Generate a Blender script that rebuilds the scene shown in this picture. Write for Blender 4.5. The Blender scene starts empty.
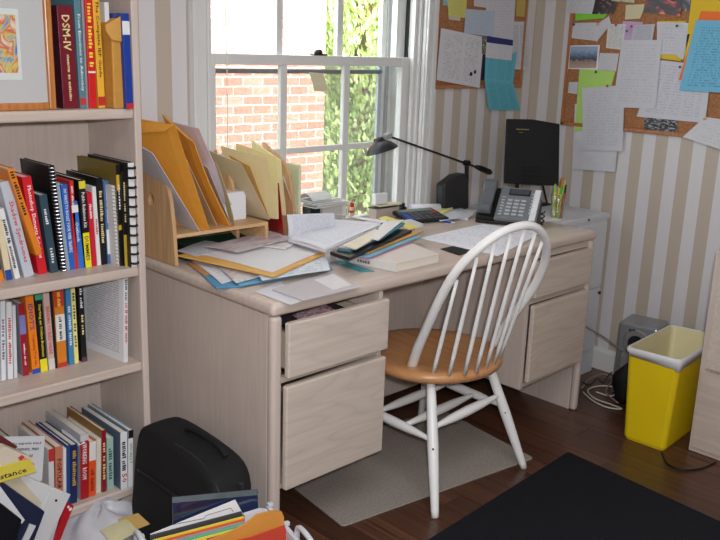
import bpy, math, random
import numpy as np
from mathutils import Vector, Matrix
random.seed(4)
col = bpy.context.scene.collection
SC = bpy.context.scene
# ------------------------------------------------------------------ camera
CF, CYAW, CPIT, CROL = 856.87, .7794, .2546, .0338
CAM = np.array([-1.349, -1.689, 1.410])
def cam_axes():
    cy, sy, cp, sp = math.cos(CYAW), math.sin(CYAW), math.cos(CPIT), math.sin(CPIT)
    f = np.array([sy*cp, cy*cp, -sp]); r = np.array([cy, -sy, 0.]); u = np.cross(r, f)
    cr, sr = math.cos(CROL), math.sin(CROL)
    return cr*r+sr*u, -sr*r+cr*u, f
AR, AU, AF = cam_axes()
cd = bpy.data.cameras.new('camera'); cam = bpy.data.objects.new('camera', cd); col.objects.link(cam)
cam.matrix_world = Matrix(((AR[0], AU[0], -AF[0], CAM[0]), (AR[1], AU[1], -AF[1], CAM[1]), (AR[2], AU[2], -AF[2], CAM[2]), (0, 0, 0, 1)))
cd.sensor_width = 36; cd.lens = CF/720*36; cd.clip_start = .05; cd.clip_end = 200
SC.camera = cam
# ------------------------------------------------------------------ light
SC.view_settings.view_transform = 'Standard'; SC.view_settings.look = 'None'
SC.view_settings.gamma = 1; SC.view_settings.use_curve_mapping = False
SC.view_settings.exposure = -0.14
w = bpy.data.worlds.new('world'); SC.world = w; w.use_nodes = True
bg = w.node_tree.nodes['Background']; bg.inputs[0].default_value = (.86, .93, 1, 1); bg.inputs[1].default_value = 10.0
def light(name, kind, loc, rot, energy, color=(1, 1, 1), **k):
    d = bpy.data.lights.new(name, kind); d.energy = energy; d.color = color
    for a, b in k.items(): setattr(d, a, b)
    o = bpy.data.objects.new(name, d); o.location = loc; o.rotation_euler = rot; col.objects.link(o); return o
light('sun', 'SUN', (0, 0, 6), (math.radians(48), 0, math.radians(-20)), 15.0, (1, .95, .86), angle=.02)
light('ceiling_fill_light', 'AREA', (-.6, -1.5, 2.38), (0, 0, 0), 30, (.97, .98, 1), size=1.4)  # unseen fill light added under the ceiling to brighten the room
light('camera_flash', 'AREA', tuple(CAM+AU*.07+AR*.04-AF*.05), cam.matrix_world.to_euler(), 34, (.98, .98, 1), size=.06)
po = light('window_portal', 'AREA', (.8, .86, 1.35), (math.radians(-90), 0, 0), 1, shape='RECTANGLE', size=1.05, size_y=1.4)
po.data.cycles.is_portal = True

# ------------------------------------------------------------------ pixel rays onto the world planes the things stand on
def ray(u, v): return AR*(u-360)/CF-AU*(v-270)/CF+AF
def onX(u, v, x): d = ray(u, v); return CAM+d*(x-CAM[0])/d[0]
def onY(u, v, y): d = ray(u, v); return CAM+d*(y-CAM[1])/d[1]
def onZ(u, v, z): d = ray(u, v); return CAM+d*(z-CAM[2])/d[2]
def proj(p):
    q = np.array(p)-CAM; return 360+CF*(q@AR)/(q@AF), 270-CF*(q@AU)/(q@AF)
def xat(u, y, z):                        # x of the point with given y, z seen in column u
    a, b = -4., 5.
    for _ in range(40):
        m = (a+b)/2
        if (np.array((m, y, z))-CAM)@AF < .05 or proj((m, y, z))[0] < u: a = m
        else: b = m
    return (a+b)/2
# ------------------------------------------------------------------ materials
MATS = {}
def srgb(c):
    return tuple(((x/255)/12.92 if x/255 <= .04045 else ((x/255+.055)/1.055)**2.4) for x in c)
def newmat(name):
    m = bpy.data.materials.new(name); m.use_nodes = True; nt = m.node_tree
    return m, nt, nt.nodes['Principled BSDF']
def N(nt, t, **k):
    n = nt.nodes.new(t)
    for a, b in k.items():
        if a.startswith('i_'): n.inputs[a[2:]].default_value = b
        else: setattr(n, a, b)
    return n
def M(rgb, rough=.6, var=.06, scale=40, metal=0, bump=0, spec=.4, coat=0, name=None):
    key = (tuple(rgb), rough, var, scale, metal, bump, spec, coat)
    if key in MATS: return MATS[key]
    m, nt, b = newmat(name or 'paint_%d_%d_%d' % tuple(rgb)); c = srgb(rgb)
    tc = N(nt, 'ShaderNodeTexCoord'); no = N(nt, 'ShaderNodeTexNoise'); no.inputs['Scale'].default_value = scale; no.inputs['Detail'].default_value = 4
    nt.links.new(tc.outputs['Object'], no.inputs['Vector'])
    mx = N(nt, 'ShaderNodeMix', data_type='RGBA')
    mx.inputs[6].default_value = (*[x*(1-var) for x in c], 1); mx.inputs[7].default_value = (*[min(1, x*(1+var)) for x in c], 1)
    nt.links.new(no.outputs['Fac'], mx.inputs[0]); nt.links.new(mx.outputs[2], b.inputs['Base Color'])
    b.inputs['Roughness'].default_value = rough; b.inputs['Metallic'].default_value = metal
    b.inputs['Specular IOR Level'].default_value = spec; b.inputs['Coat Weight'].default_value = coat
    if bump:
        bp = N(nt, 'ShaderNodeBump'); bp.inputs['Strength'].default_value = bump; bp.inputs['Distance'].default_value = .002
        nt.links.new(no.outputs['Fac'], bp.inputs['Height']); nt.links.new(bp.outputs[0], b.inputs['Normal'])
    MATS[key] = m; return m
def wood(name, c1, c2, grain='Z', scale=1., rough=.5, cathedral=.0, rnd=0):
    m, nt, b = newmat(name)
    tc = N(nt, 'ShaderNodeTexCoord'); mp = N(nt, 'ShaderNodeMapping')
    s = {'X': (3, 60, 60), 'Y': (60, 3, 60), 'Z': (60, 60, 3)}[grain]
    mp.inputs['Scale'].default_value = [k*scale for k in s]
    nt.links.new(tc.outputs['Object'], mp.inputs[0])
    if rnd:
        oi = N(nt, 'ShaderNodeObjectInfo'); cm = N(nt, 'ShaderNodeCombineXYZ'); ml = N(nt, 'ShaderNodeMath', operation='MULTIPLY'); ml.inputs[1].default_value = 50
        nt.links.new(oi.outputs['Random'], ml.inputs[0])
        for i in range(3): nt.links.new(ml.outputs[0], cm.inputs[i])
        nt.links.new(cm.outputs[0], mp.inputs['Location'])
    no = N(nt, 'ShaderNodeTexNoise'); no.inputs['Scale'].default_value = 1.2; no.inputs['Detail'].default_value = 6; no.inputs['Distortion'].default_value = .4
    nt.links.new(mp.outputs[0], no.inputs['Vector'])
    rp = N(nt, 'ShaderNodeValToRGB'); rp.color_ramp.elements[0].position = .35; rp.color_ramp.elements[1].position = .68
    rp.color_ramp.elements[0].color = (*srgb(c1), 1); rp.color_ramp.elements[1].color = (*srgb(c2), 1)
    nt.links.new(no.outputs['Fac'], rp.inputs[0]); out = rp.outputs[0]
    if cathedral:
        m2 = N(nt, 'ShaderNodeMapping'); s2 = {'X': (1.6, 9, 9), 'Y': (9, 1.6, 9), 'Z': (9, 9, 1.6)}[grain]; m2.inputs['Scale'].default_value = s2
        nt.links.new(tc.outputs['Object'], m2.inputs[0])
        n2 = N(nt, 'ShaderNodeTexNoise'); n2.inputs['Scale'].default_value = 1.0; n2.inputs['Detail'].default_value = 1.5
        nt.links.new(m2.outputs[0], n2.inputs['Vector'])
        mu = N(nt, 'ShaderNodeMath', operation='MULTIPLY'); mu.inputs[1].default_value = 22
        fr = N(nt, 'ShaderNodeMath', operation='PINGPONG'); fr.inputs[1].default_value = 1
        nt.links.new(n2.outputs['Fac'], mu.inputs[0]); nt.links.new(mu.outputs[0], fr.inputs[0])
        pw = N(nt, 'ShaderNodeMath', operation='POWER'); pw.inputs[1].default_value = 3; nt.links.new(fr.outputs[0], pw.inputs[0])
        mm = N(nt, 'ShaderNodeMath', operation='MULTIPLY'); mm.inputs[1].default_value = cathedral; nt.links.new(pw.outputs[0], mm.inputs[0])
        mx = N(nt, 'ShaderNodeMix', data_type='RGBA'); mx.inputs[7].default_value = (*[x*.72 for x in srgb(c1)], 1)
        nt.links.new(mm.outputs[0], mx.inputs[0]); nt.links.new(out, mx.inputs[6]); out = mx.outputs[2]
    if rnd:
        hs = N(nt, 'ShaderNodeHueSaturation'); mr = N(nt, 'ShaderNodeMapRange'); mr.inputs[3].default_value = 1-rnd; mr.inputs[4].default_value = 1+rnd
        nt.links.new(oi.outputs['Random'], mr.inputs[0]); nt.links.new(mr.outputs[0], hs.inputs['Value']); nt.links.new(out, hs.inputs['Color']); out = hs.outputs[0]
    nt.links.new(out, b.inputs['Base Color']); b.inputs['Roughness'].default_value = rough
    return m
OAK = wood('pickled_oak_upright', (196, 180, 170), (204, 189, 180), 'Z', 1.3, .5)
OAKX = wood('pickled_oak_lengthwise', (192, 175, 163), (204, 189, 178), 'X', 1, .38)
OAKY = wood('pickled_oak_crosswise', (192, 175, 163), (204, 189, 178), 'Y', 1, .38)
OAKD = wood('pickled_oak_drawer_face', (200, 185, 172), (208, 195, 183), 'X', 1.2, .45, .3)
SORT = wood('sorter_oak', (186, 146, 104), (208, 170, 126), 'Z', 1, .5)
SORTX = wood('sorter_oak_flat', (190, 150, 105), (212, 174, 128), 'X', 1, .5)
SEATW = wood('honey_seat_wood', (186, 130, 84), (204, 150, 102), 'Y', .7, .3)
FRAMEW = wood('picture_frame_wood', (170, 104, 48), (196, 130, 70), 'Z', 1.5, .3)
BFRAME = wood('cork_board_frame_wood', (158, 98, 56), (180, 118, 72), 'Z', 1.5, .4)
PLANK = wood('dark_floorboard', (50, 31, 23), (106, 68, 49), 'Y', .5, .3, 0, .25)
WHITE = M((226, 226, 224), .35, .02, 30)
TRIM = M((214, 214, 212), .4, .03, 14)
BLACK = M((20, 20, 22), .45, .1)
BLK2 = M((34, 34, 37), .35, .1)
PAGES = M((226, 220, 204), .8, .08, 300)
PAPER = M((226, 224, 226), .7, .02)
INK = M((28, 26, 30), .7, 0); CREAMTXT = M((232, 214, 150), .6, 0); WTXT = M((236, 236, 236), .6, 0); RTXT = M((200, 40, 40), .6, 0); YTXT = M((240, 220, 60), .6, 0)
def printed(base, ink=(90, 90, 100), lines=26, dens=.46, strength=.5, cols=1, rough=.7, mx0=.1, my0=.07):
    key = ('pr', base, ink, lines, dens, strength, cols)
    if key in MATS: return MATS[key]
    m, nt, b = newmat('printed_paper')
    tc = N(nt, 'ShaderNodeTexCoord'); sp = N(nt, 'ShaderNodeSeparateXYZ'); nt.links.new(tc.outputs['UV'], sp.inputs[0])
    def ma(op, a, bb=None):
        n = N(nt, 'ShaderNodeMath', operation=op)
        for i, q in enumerate((a, bb)):
            if q is None: continue
            if isinstance(q, (int, float)): n.inputs[i].default_value = q
            else: nt.links.new(q, n.inputs[i])
        return n.outputs[0]
    x, y = sp.outputs[0], sp.outputs[1]
    ln = ma('MULTIPLY', y, float(int(lines*1.5))); fr = ma('FRACT', ln); lm = ma('LESS_THAN', fr, .5); fl = ma('FLOOR', ln)
    cb = N(nt, 'ShaderNodeCombineXYZ'); nt.links.new(ma('MULTIPLY', x, 40.), cb.inputs[0]); nt.links.new(ma('MULTIPLY', fl, 7.3), cb.inputs[1])
    oi = N(nt, 'ShaderNodeObjectInfo'); nt.links.new(ma('MULTIPLY', oi.outputs['Random'], 90.), cb.inputs[2])
    no = N(nt, 'ShaderNodeTexNoise'); no.inputs['Scale'].default_value = 1; no.inputs['Detail'].default_value = 1; nt.links.new(cb.outputs[0], no.inputs['Vector'])
    wd = ma('GREATER_THAN', no.outputs['Fac'], dens)
    k = ma('MULTIPLY', lm, wd)
    k = ma('MULTIPLY', k, ma('GREATER_THAN', x, mx0)); k = ma('MULTIPLY', k, ma('LESS_THAN', x, 1-mx0))
    k = ma('MULTIPLY', k, ma('GREATER_THAN', y, my0)); k = ma('MULTIPLY', k, ma('LESS_THAN', y, 1-my0))
    if cols > 1: k = ma('MULTIPLY', k, ma('GREATER_THAN', ma('FRACT', ma('MULTIPLY', x, float(cols))), .16))
    mx = N(nt, 'ShaderNodeMix', data_type='RGBA'); mx.inputs[6].default_value = (*srgb(base), 1); mx.inputs[7].default_value = (*srgb(ink), 1)
    nt.links.new(ma('MULTIPLY', k, strength*.7), mx.inputs[0]); nt.links.new(mx.outputs[2], b.inputs['Base Color']); b.inputs['Roughness'].default_value = rough
    MATS[key] = m; return m
def photo_mat(cols_, scale=6, name='photograph_print'):
    m, nt, b = newmat(name); tc = N(nt, 'ShaderNodeTexCoord'); no = N(nt, 'ShaderNodeTexNoise'); no.inputs['Scale'].default_value = scale; no.inputs['Detail'].default_value = 3; no.inputs['Distortion'].default_value = .8
    nt.links.new(tc.outputs['UV'], no.inputs['Vector']); rp = N(nt, 'ShaderNodeValToRGB'); e = rp.color_ramp.elements
    while len(e) < len(cols_): e.new(.5)
    for i, c in enumerate(cols_): e[i].position = .3+.4*i/(len(cols_)-1); e[i].color = (*srgb(c), 1)
    nt.links.new(no.outputs['Fac'], rp.inputs[0]); nt.links.new(rp.outputs[0], b.inputs['Base Color']); b.inputs['Roughness'].default_value = .4
    return m
def landscape_mat():
    m, nt, b = newmat('beach_photograph_print'); tc = N(nt, 'ShaderNodeTexCoord'); sp = N(nt, 'ShaderNodeSeparateXYZ'); nt.links.new(tc.outputs['UV'], sp.inputs[0])
    no = N(nt, 'ShaderNodeTexNoise'); no.inputs['Scale'].default_value = 9; nt.links.new(tc.outputs['UV'], no.inputs['Vector'])
    a = N(nt, 'ShaderNodeMath', operation='MULTIPLY_ADD'); nt.links.new(no.outputs['Fac'], a.inputs[0]); a.inputs[1].default_value = .35; nt.links.new(sp.outputs[1], a.inputs[2])
    rp = N(nt, 'ShaderNodeValToRGB'); e = rp.color_ramp.elements; e.new(.5); e.new(.6); e.new(.5)
    for el, (p, c) in zip(e, ((.25, (178, 150, 140)), (.5, (150, 130, 120)), (.58, (60, 66, 58)), (.75, (96, 116, 150)), (1., (150, 168, 196)))): el.position = p; el.color = (*srgb(c), 1)
    nt.links.new(a.outputs[0], rp.inputs[0]); nt.links.new(rp.outputs[0], b.inputs['Base Color']); return m
# ------------------------------------------------------------------ object helpers
W = {None: np.zeros(3)}
def link(o, parent=None, loc=(0, 0, 0)):
    col.objects.link(o)
    loc = np.array(loc, float)
    if parent is not None:
        o.parent = parent; o.location = loc-W[parent.name]
    else: o.location = loc
    W[o.name] = loc
    return o
def tag(o, label=None, cat=None, group=None, kind=None):
    if label: o['label'] = label
    if cat: o['category'] = cat
    if group: o['group'] = group
    if kind: o['kind'] = kind
    return o
def thing(name, label, cat, loc, group=None, kind=None):
    o = bpy.data.objects.new(name, None); o.empty_display_size = .05; link(o, None, loc); return tag(o, label, cat, group, kind)
class MB:
    def __init__(s): s.v = []; s.f = []; s.uv = []
    def add(s, vs, fs, uvs=None):
        n = len(s.v); s.v += [tuple(map(float, q)) for q in vs]; s.f += [tuple(i+n for i in f) for f in fs]
        s.uv += uvs if uvs else [None]*len(fs); return s
    def frame(s, o, a, b, c, la, lb, lc):       # box: corner o, unit axes a b c, lengths
        o, a, b, c = map(lambda q: np.array(q, float), (o, a, b, c))
        P = [o+a*la*i+b*lb*j+c*lc*k for k in (0, 1) for j in (0, 1) for i in (0, 1)]
        F = [(0, 2, 3, 1), (4, 5, 7, 6), (0, 1, 5, 4), (2, 6, 7, 3), (0, 4, 6, 2), (1, 3, 7, 5)]
        if np.dot(np.cross(a, b), c) < 0: F = [f[::-1] for f in F]
        return s.add(P, F)
    def box(s, x0, x1, y0, y1, z0, z1): return s.frame((x0, y0, z0), (1, 0, 0), (0, 1, 0), (0, 0, 1), x1-x0, y1-y0, z1-z0)
    def prism(s, poly, vec):                     # closed polygon of 3d points swept by vec
        P = [np.array(p, float) for p in poly]; n = len(P); vec = np.array(vec, float)
        nr = sum((np.cross(P[i], P[(i+1) % n]) for i in range(n)), np.zeros(3))
        if nr@vec > 0: P = P[::-1]
        Q = [p+vec for p in P]
        return s.add(P+Q, [tuple(range(n)), tuple(range(2*n-1, n-1, -1))]+[(i, i+n, (i+1) % n+n, (i+1) % n) for i in range(n)])
    def tube(s, pts, r, n=8, cap=True):
        P = [np.array(p, float) for p in pts]; R_ = r if isinstance(r, (list, tuple)) else [r]*len(P); vs = []; fs = []; up = None
        for i, p in enumerate(P):
            t = P[min(i+1, len(P)-1)]-P[max(i-1, 0)]; t = t/np.linalg.norm(t)
            if up is None: up = np.cross(t, (0, 0, 1) if abs(t[2]) < .9 else (1, 0, 0))
            up = up-t*(up@t); up = up/np.linalg.norm(up); w_ = np.cross(t, up)
            for k in range(n):
                a = 2*math.pi*k/n; vs.append(p+R_[i]*(math.cos(a)*up+math.sin(a)*w_))
        for i in range(len(P)-1):
            for k in range(n): fs.append((i*n+k, i*n+(k+1) % n, (i+1)*n+(k+1) % n, (i+1)*n+k))
        if cap: fs += [tuple(range(n-1, -1, -1)), tuple(range((len(P)-1)*n, len(P)*n))]
        return s.add(vs, fs)
    def lathe(s, prof, c, axis=(0, 0, 1), n=20):
        c = np.array(c, float); return s.tube([c+np.array(axis)*h for _, h in prof], [max(r, 1e-4) for r, _ in prof], n) if all(prof[i][1] != prof[i+1][1] for i in range(len(prof)-1)) else s._lathe(prof, c, n)
    def _lathe(s, prof, c, n):
        vs = [c+np.array((r*math.cos(2*math.pi*k/n), r*math.sin(2*math.pi*k/n), h)) for r, h in prof for k in range(n)]
        fs = [(i*n+k, i*n+(k+1) % n, (i+1)*n+(k+1) % n, (i+1)*n+k) for i in range(len(prof)-1) for k in range(n)]
        return s.add(vs, fs)
    def build(s, name, mat, parent=None, smooth=False, bevel=0, seg=2, solid=0, sub=0, **tg):
        V = np.array(s.v); base = W[parent.name] if parent is not None else np.array([(V[:, 0].min()+V[:, 0].max())/2, (V[:, 1].min()+V[:, 1].max())/2, V[:, 2].min()])
        me = bpy.data.meshes.new(name); me.from_pydata([tuple(q) for q in V-base], [], s.f); me.materials.append(mat)
        if any(u for u in s.uv):
            ul = me.uv_layers.new(name='UVMap')
            for p, u in zip(me.polygons, s.uv):
                if u:
                    for li, q in zip(p.loop_indices, u): ul.data[li].uv = q
        if smooth:
            for p in me.polygons: p.use_smooth = True
        o = bpy.data.objects.new(name, me); link(o, parent, base)
        if bevel:
            b = o.modifiers.new('bevel', 'BEVEL'); b.width = bevel; b.segments = seg; b.limit_method = 'ANGLE'; b.angle_limit = .6
        if sub: b = o.modifiers.new('sub', 'SUBSURF'); b.levels = sub; b.render_levels = sub
        if solid: b = o.modifiers.new('solid', 'SOLIDIFY'); b.thickness = solid; b.offset = 0
        tag(o, **{{'c': 'cat'}.get(k, k): v for k, v in tg.items()})
        return o
def sheet_mb(c, n=5, bend=0, ripple=0, seed=0, fold=None):   # c: tl, tr, br, bl
    c = [np.array(q, float) for q in c]; nr = np.cross(c[1]-c[0], c[3]-c[0]); nr = -nr/np.linalg.norm(nr); m = MB(); vs = []; rr = random.Random(seed)
    ph = [rr.random()*6 for _ in range(4)]
    for j in range(n+1):
        for i in range(n+1):
            a, b = i/n, j/n
            p = (c[0]*(1-a)+c[1]*a)*(1-b)+(c[3]*(1-a)+c[2]*a)*b
            d = bend*(4*b*(1-b))+ripple*(math.sin(a*5+ph[0])+math.sin(b*6+ph[1]+a*2))*.5
            if fold is not None: d += fold*(1-abs(2*b-1))
            vs.append(p+nr*d)
    fs = []; uv = []
    for j in range(n):
        for i in range(n):
            fs.append((j*(n+1)+i, (j+1)*(n+1)+i, (j+1)*(n+1)+i+1, j*(n+1)+i+1))
            uv.append([(i/n, 1-j/n), (i/n, 1-(j+1)/n), ((i+1)/n, 1-(j+1)/n), ((i+1)/n, 1-j/n)])
    return m.add(vs, fs, uv)
def sheet(name, c, mat, label=None, cat=None, group=None, parent=None, thick=.0006, **k):
    o = sheet_mb(c, **k).build(name, mat, parent, solid=thick)
    if label: tag(o, label, cat, group)
    return o
FONTC = {}
# lettering too blurred to read in the photograph: small unreadable strokes of the same extent
BLURRED = {'Diagnostic and Statistical', 'MAKING MEANING OF IT', 'SOCIAL SKILLS', 'Asperger and Self-Esteem', 'THE BIPOLAR CHILD', 'Feeling', 'Better', 'Teach Yourself', 'INFLUENCE', 'Guerrilla', 'The Successful Therapist', 'Ladder to Success', 'Marketing', 'Marketing Your Book', 'Loving Someone', 'Overcoming Compulsive', 'Boundaries and More', 'Dream Business', 'you can start', 'The Wealthy Writer', 'THE WORKS FOR LIST', 'SAY HOTEL', 'OUR GAME', 'Peter Anne', 'HOW TO START AND PROFIT', 'FULL CATASTROPHE', 'LIFE STRATEGY', 'BODY OF HEALTH', 'Money Harmony', 'IMMORTAL GAMES', 'Needs', 'CR'}
def strokes(s, mat, parent, origin, ax, ay, length, height):
    m = MB(); n = len(s); ax, ay = np.array(ax, float), np.array(ay, float); nz = np.cross(ax, ay); rr = random.Random(len(s)*7)
    for i, ch in enumerate(s):
        if ch == ' ': continue
        hh = height*rr.uniform(.6, 1); w_ = length/n*rr.uniform(.45, .8)
        m.frame(np.array(origin)+ax*(length*(i/n-.5))-ay*height/2+nz*.0002, ax, ay, nz, w_, hh, .0004)
    return m.build('lettering', mat, parent)
def text(s, mat, parent, origin, ax, ay, length, height, name='lettering', off=.0006, bold=0.014, align='C', keep=False):
    """lettering in the plane (ax, ay) centred on origin, fitted into length x height"""
    if s in BLURRED: return strokes(s, mat, parent, origin, ax, ay, length, height)
    cu = bpy.data.curves.new('t', 'FONT'); cu.body = s; cu.resolution_u = 1; cu.offset = bold; cu.align_x = 'CENTER'; cu.align_y = 'CENTER'
    ob = bpy.data.objects.new('t', cu); me = bpy.data.meshes.new_from_object(ob); bpy.data.objects.remove(ob)
    co = np.array([v.co[:] for v in me.vertices]); lo, hi = co.min(0), co.max(0)
    ax, ay = np.array(ax, float), np.array(ay, float); nz = np.cross(ax, ay)
    sx = length/(hi[0]-lo[0]); sy = height/(hi[1]-lo[1])
    if keep: sx = sy = min(sx, sy)
    o0 = np.array(origin, float)+nz*off-W[parent.name]
    for v in me.vertices:
        v.co = o0+ax*(v.co[0]-(lo[0]+hi[0])/2)*sx+ay*(v.co[1]-(lo[1]+hi[1])/2)*sy
    me.materials.clear(); me.materials.append(mat); me.name = name
    o = bpy.data.objects.new(name, me); col.objects.link(o); o.parent = parent; W[o.name] = W[parent.name]; return o

# ================================================================== SETTING
XR, YW, P = 2.093, .6985, .1105
def stripes(axis, start, sign):
    m, nt, b = newmat('striped_wallpaper'); tc = N(nt, 'ShaderNodeNewGeometry'); sp = N(nt, 'ShaderNodeSeparateXYZ'); nt.links.new(tc.outputs['Position'], sp.inputs[0])
    a = N(nt, 'ShaderNodeMath', operation='MULTIPLY_ADD'); nt.links.new(sp.outputs[axis], a.inputs[0]); a.inputs[1].default_value = sign/P; a.inputs[2].default_value = -sign*start/P+40
    f = N(nt, 'ShaderNodeMath', operation='FRACT'); nt.links.new(a.outputs[0], f.inputs[0]); l = N(nt, 'ShaderNodeMath', operation='LESS_THAN'); nt.links.new(f.outputs[0], l.inputs[0]); l.inputs[1].default_value = .5
    mx = N(nt, 'ShaderNodeMix', data_type='RGBA'); mx.inputs[6].default_value = (*srgb((212, 208, 210)), 1); mx.inputs[7].default_value = (*srgb((186, 173, 158)), 1)
    nt.links.new(l.outputs[0], mx.inputs[0]); nt.links.new(mx.outputs[2], b.inputs['Base Color']); b.inputs['Roughness'].default_value = .55
    return m
SW = stripes(0, .0959, 1); SR = stripes(1, .3758, -1)
OX0, OX1, OZ0, OZ1 = .285, 1.318, .70, 2.12        # window opening
m = MB(); m.box(-2.3, OX0, YW, YW+.2, 0, 2.5).box(OX1, XR+.15, YW, YW+.2, 0, 2.5).box(OX0, OX1, YW, YW+.2, 0, OZ0).box(OX0, OX1, YW, YW+.2, OZ1, 2.5)
m.build('wall_back', SW, kind='structure')
MB().box(XR, XR+.15, -3.35, YW, 0, 2.5).build('wall_right', SR, kind='structure')
PLAIN = M((206, 202, 200), .6, .02)
MB().box(-2.45, -2.3, -3.35, YW+.2, 0, 2.5).build('wall_left', PLAIN, kind='structure')
MB().box(-2.3, XR, -3.35, -3.2, 0, 2.5).build('wall_front', PLAIN, kind='structure')
MB().box(-2.45, XR+.15, -3.35, YW+.2, 2.5, 2.6).build('ceiling', M((225, 225, 224), .7, .01), kind='structure')
fl = MB().box(-2.45, XR+.15, -3.35, YW+.2, -.12, -.012).build('floor', M((22, 14, 11), .7, .1), kind='structure')
pm = bpy.data.meshes.new('plank'); u = MB().frame((-.5, -.5, -1), (1, 0, 0), (0, 1, 0), (0, 0, 1), 1, 1, 1)
pm.from_pydata(u.v, [], u.f); pm.materials.append(PLANK)
x = -2.3; i = 0
while x < XR-.01:
    wd = min(.0995, XR-x); y = -3.2-random.random()*.7; first = True
    while y < YW-.02:
        L = random.uniform(.9, 1.5); y0 = max(y, -3.2); y1 = min(y+L, YW)
        if y1-y0 > .05:
            o = bpy.data.objects.new('plank', pm); link(o, fl, (x+wd/2, (y0+y1)/2, 0)); o.scale = (wd-.0015, y1-y0-.0015, .012)
        y += L
    x += .0995
# baseboards
BB = MB(); prof = [(0, 0), (.016, 0), (.016, .085), (.010, .1), (0, .102)]
BB.prism([(XR-a, -3.2, b) for a, b in prof], (0, YW+3.2, 0)).build('baseboard_right', TRIM, kind='structure')
MB().prism([(-2.3, YW-a, b) for a, b in prof], (XR+2.3-.016, 0, 0)).build('baseboard_back', TRIM, kind='structure')
# ------------------------------------------------------------------ window
win = thing('window_1', None, None, (.8, YW, .7), kind='structure')
def wp(name, mat=TRIM, bevel=.003, **b):
    mm = MB()
    for q in b['b']: mm.box(*q)
    return mm.build(name, mat, win, bevel=bevel)
wp('casing', b=[(.212, .285, YW-.018, YW+.0, .62, 2.2)]); wp('casing_moulding', b=[(.212, .232, YW-.032, YW-.018, .62, 2.2)]); wp('casing_moulding', b=[(.268, .283, YW-.028, YW-.018, .62, 2.2)])
wp('casing', b=[(1.318, 1.376, YW-.018, YW, .62, 2.2)]); wp('casing_moulding', b=[(1.352, 1.376, YW-.034, YW-.018, .62, 2.2)]); wp('casing_moulding', b=[(1.322, 1.336, YW-.028, YW-.018, .62, 2.2)])
wp('casing', b=[(.285, 1.318, YW-.018, YW, 2.12, 2.2)])
wp('sill', b=[(.19, 1.40, YW-.05, YW+.14, .66, .70)])
wp('jamb', b=[(.285, .300, YW, YW+.19, .70, 2.12)]); wp('jamb', b=[(1.303, 1.318, YW, YW+.19, .70, 2.12)]); wp('jamb', b=[(.30, 1.303, YW, YW+.19, 2.10, 2.12)])
wp('stop_bead', b=[(1.285, 1.303, YW+.012, YW+.03, .70, 2.10)]); wp('stop_bead', b=[(.30, .31, YW+.012, YW+.03, .70, 2.10)])
wp('dark_channel_gap', M((40, 42, 42), .6), 0, b=[(1.296, 1.303, YW+.060, YW+.075, 1.37, 2.1)])  # darkness of the sash channel's gap put in as a dark strip
def sash(y0, y1, z0, z1, cols, rows, x0=.3, x1=1.303, sl=.043, sr=.055, rb=.05, rt=.036):
    wp('sash_stile', b=[(x0, x0+sl, y0, y1, z0, z1)]); wp('sash_stile', b=[(x1-sr, x1, y0, y1, z0, z1)])
    wp('sash_rail', b=[(x0+sl, x1-sr, y0, y1, z0, z0+rb)]); wp('sash_rail', b=[(x0+sl, x1-sr, y0, y1, z1-rt, z1)])
    xs = [x0+sl]+cols+[x1-sr]; zs = [z0+rb]+rows+[z1-rt]
    for c in cols: wp('muntin', b=[(c-.015, c+.015, y0+.006, y1-.004, z0+rb, z1-rt)])
    for r in rows:
        for a, b in zip(xs[:-1], xs[1:]): wp('muntin', b=[(a+(.015 if a in cols else 0), b-(.015 if b in cols else 0), y0+.006, y1-.004, r-.011, r+.011)])
    for a, b in zip(xs[:-1], xs[1:]):
        for c, d in zip(zs[:-1], zs[1:]):
            q = MB().box(a, b, (y0+y1)/2, (y0+y1)/2+.003, c, d).build('pane', GLASS, win)
GLASS, nt, b_ = newmat('window_glass'); nt.nodes.remove(b_)
tr = N(nt, 'ShaderNodeBsdfTransparent'); tr.inputs[0].default_value = (.97, .98, .97, 1); gl = N(nt, 'ShaderNodeBsdfGlossy'); gl.inputs['Roughness'].default_value = .03
ms = N(nt, 'ShaderNodeMixShader'); ms.inputs[0].default_value = .06; nt.links.new(tr.outputs[0], ms.inputs[1]); nt.links.new(gl.outputs[0], ms.inputs[2]); nt.links.new(ms.outputs[0], nt.nodes['Material Output'].inputs[0])
sash(.735, .765, .70, 1.3745, [.640, .949], [1.032])
sash(.775, .805, 1.34, 2.10, [.651, .944], [1.72], rb=.034)
# insect screen over the lower half, in a grey metal frame
SCR, nt, b_ = newmat('insect_screen'); tr = N(nt, 'ShaderNodeBsdfTransparent'); df = N(nt, 'ShaderNodeBsdfDiffuse'); df.inputs[0].default_value = (.35, .36, .36, 1); nt.nodes.remove(b_)
ms = N(nt, 'ShaderNodeMixShader'); ms.inputs[0].default_value = .42; nt.links.new(tr.outputs[0], ms.inputs[1]); nt.links.new(df.outputs[0], ms.inputs[2]); nt.links.new(ms.outputs[0], nt.nodes['Material Output'].inputs[0])
GM = M((120, 124, 130), .4, .05, 40, .5)
MB().box(.31, 1.22, .842, .843, .72, 1.345).build('insect_screen', SCR, win)
MB().box(.30, 1.235, .835, .85, 1.305, 1.322).build('screen_frame', GM, win, bevel=.002)
MB().box(1.215, 1.235, .835, .85, .70, 1.338).build('screen_frame', M((176, 182, 190), .4, .05), win, bevel=.002)
MB().box(1.235, 1.303, .845, .87, .70, 2.1).build('storm_jamb', TRIM, win, bevel=.003)
MB().box(1.26, 1.275, .835, .845, .70, 2.1).build('storm_track', M((160, 160, 158), .5), win)
lk = MB().box(.775, .84, .735, .76, 1.3745, 1.381).build('sash_lock', BLK2, win, bevel=.002)
MB().lathe([(.016, 0), (.016, .008), (.012, .014), (.004, .016)], (.806, .748, 1.381)).build('lock_cam', BLK2, lk, smooth=True)
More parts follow.
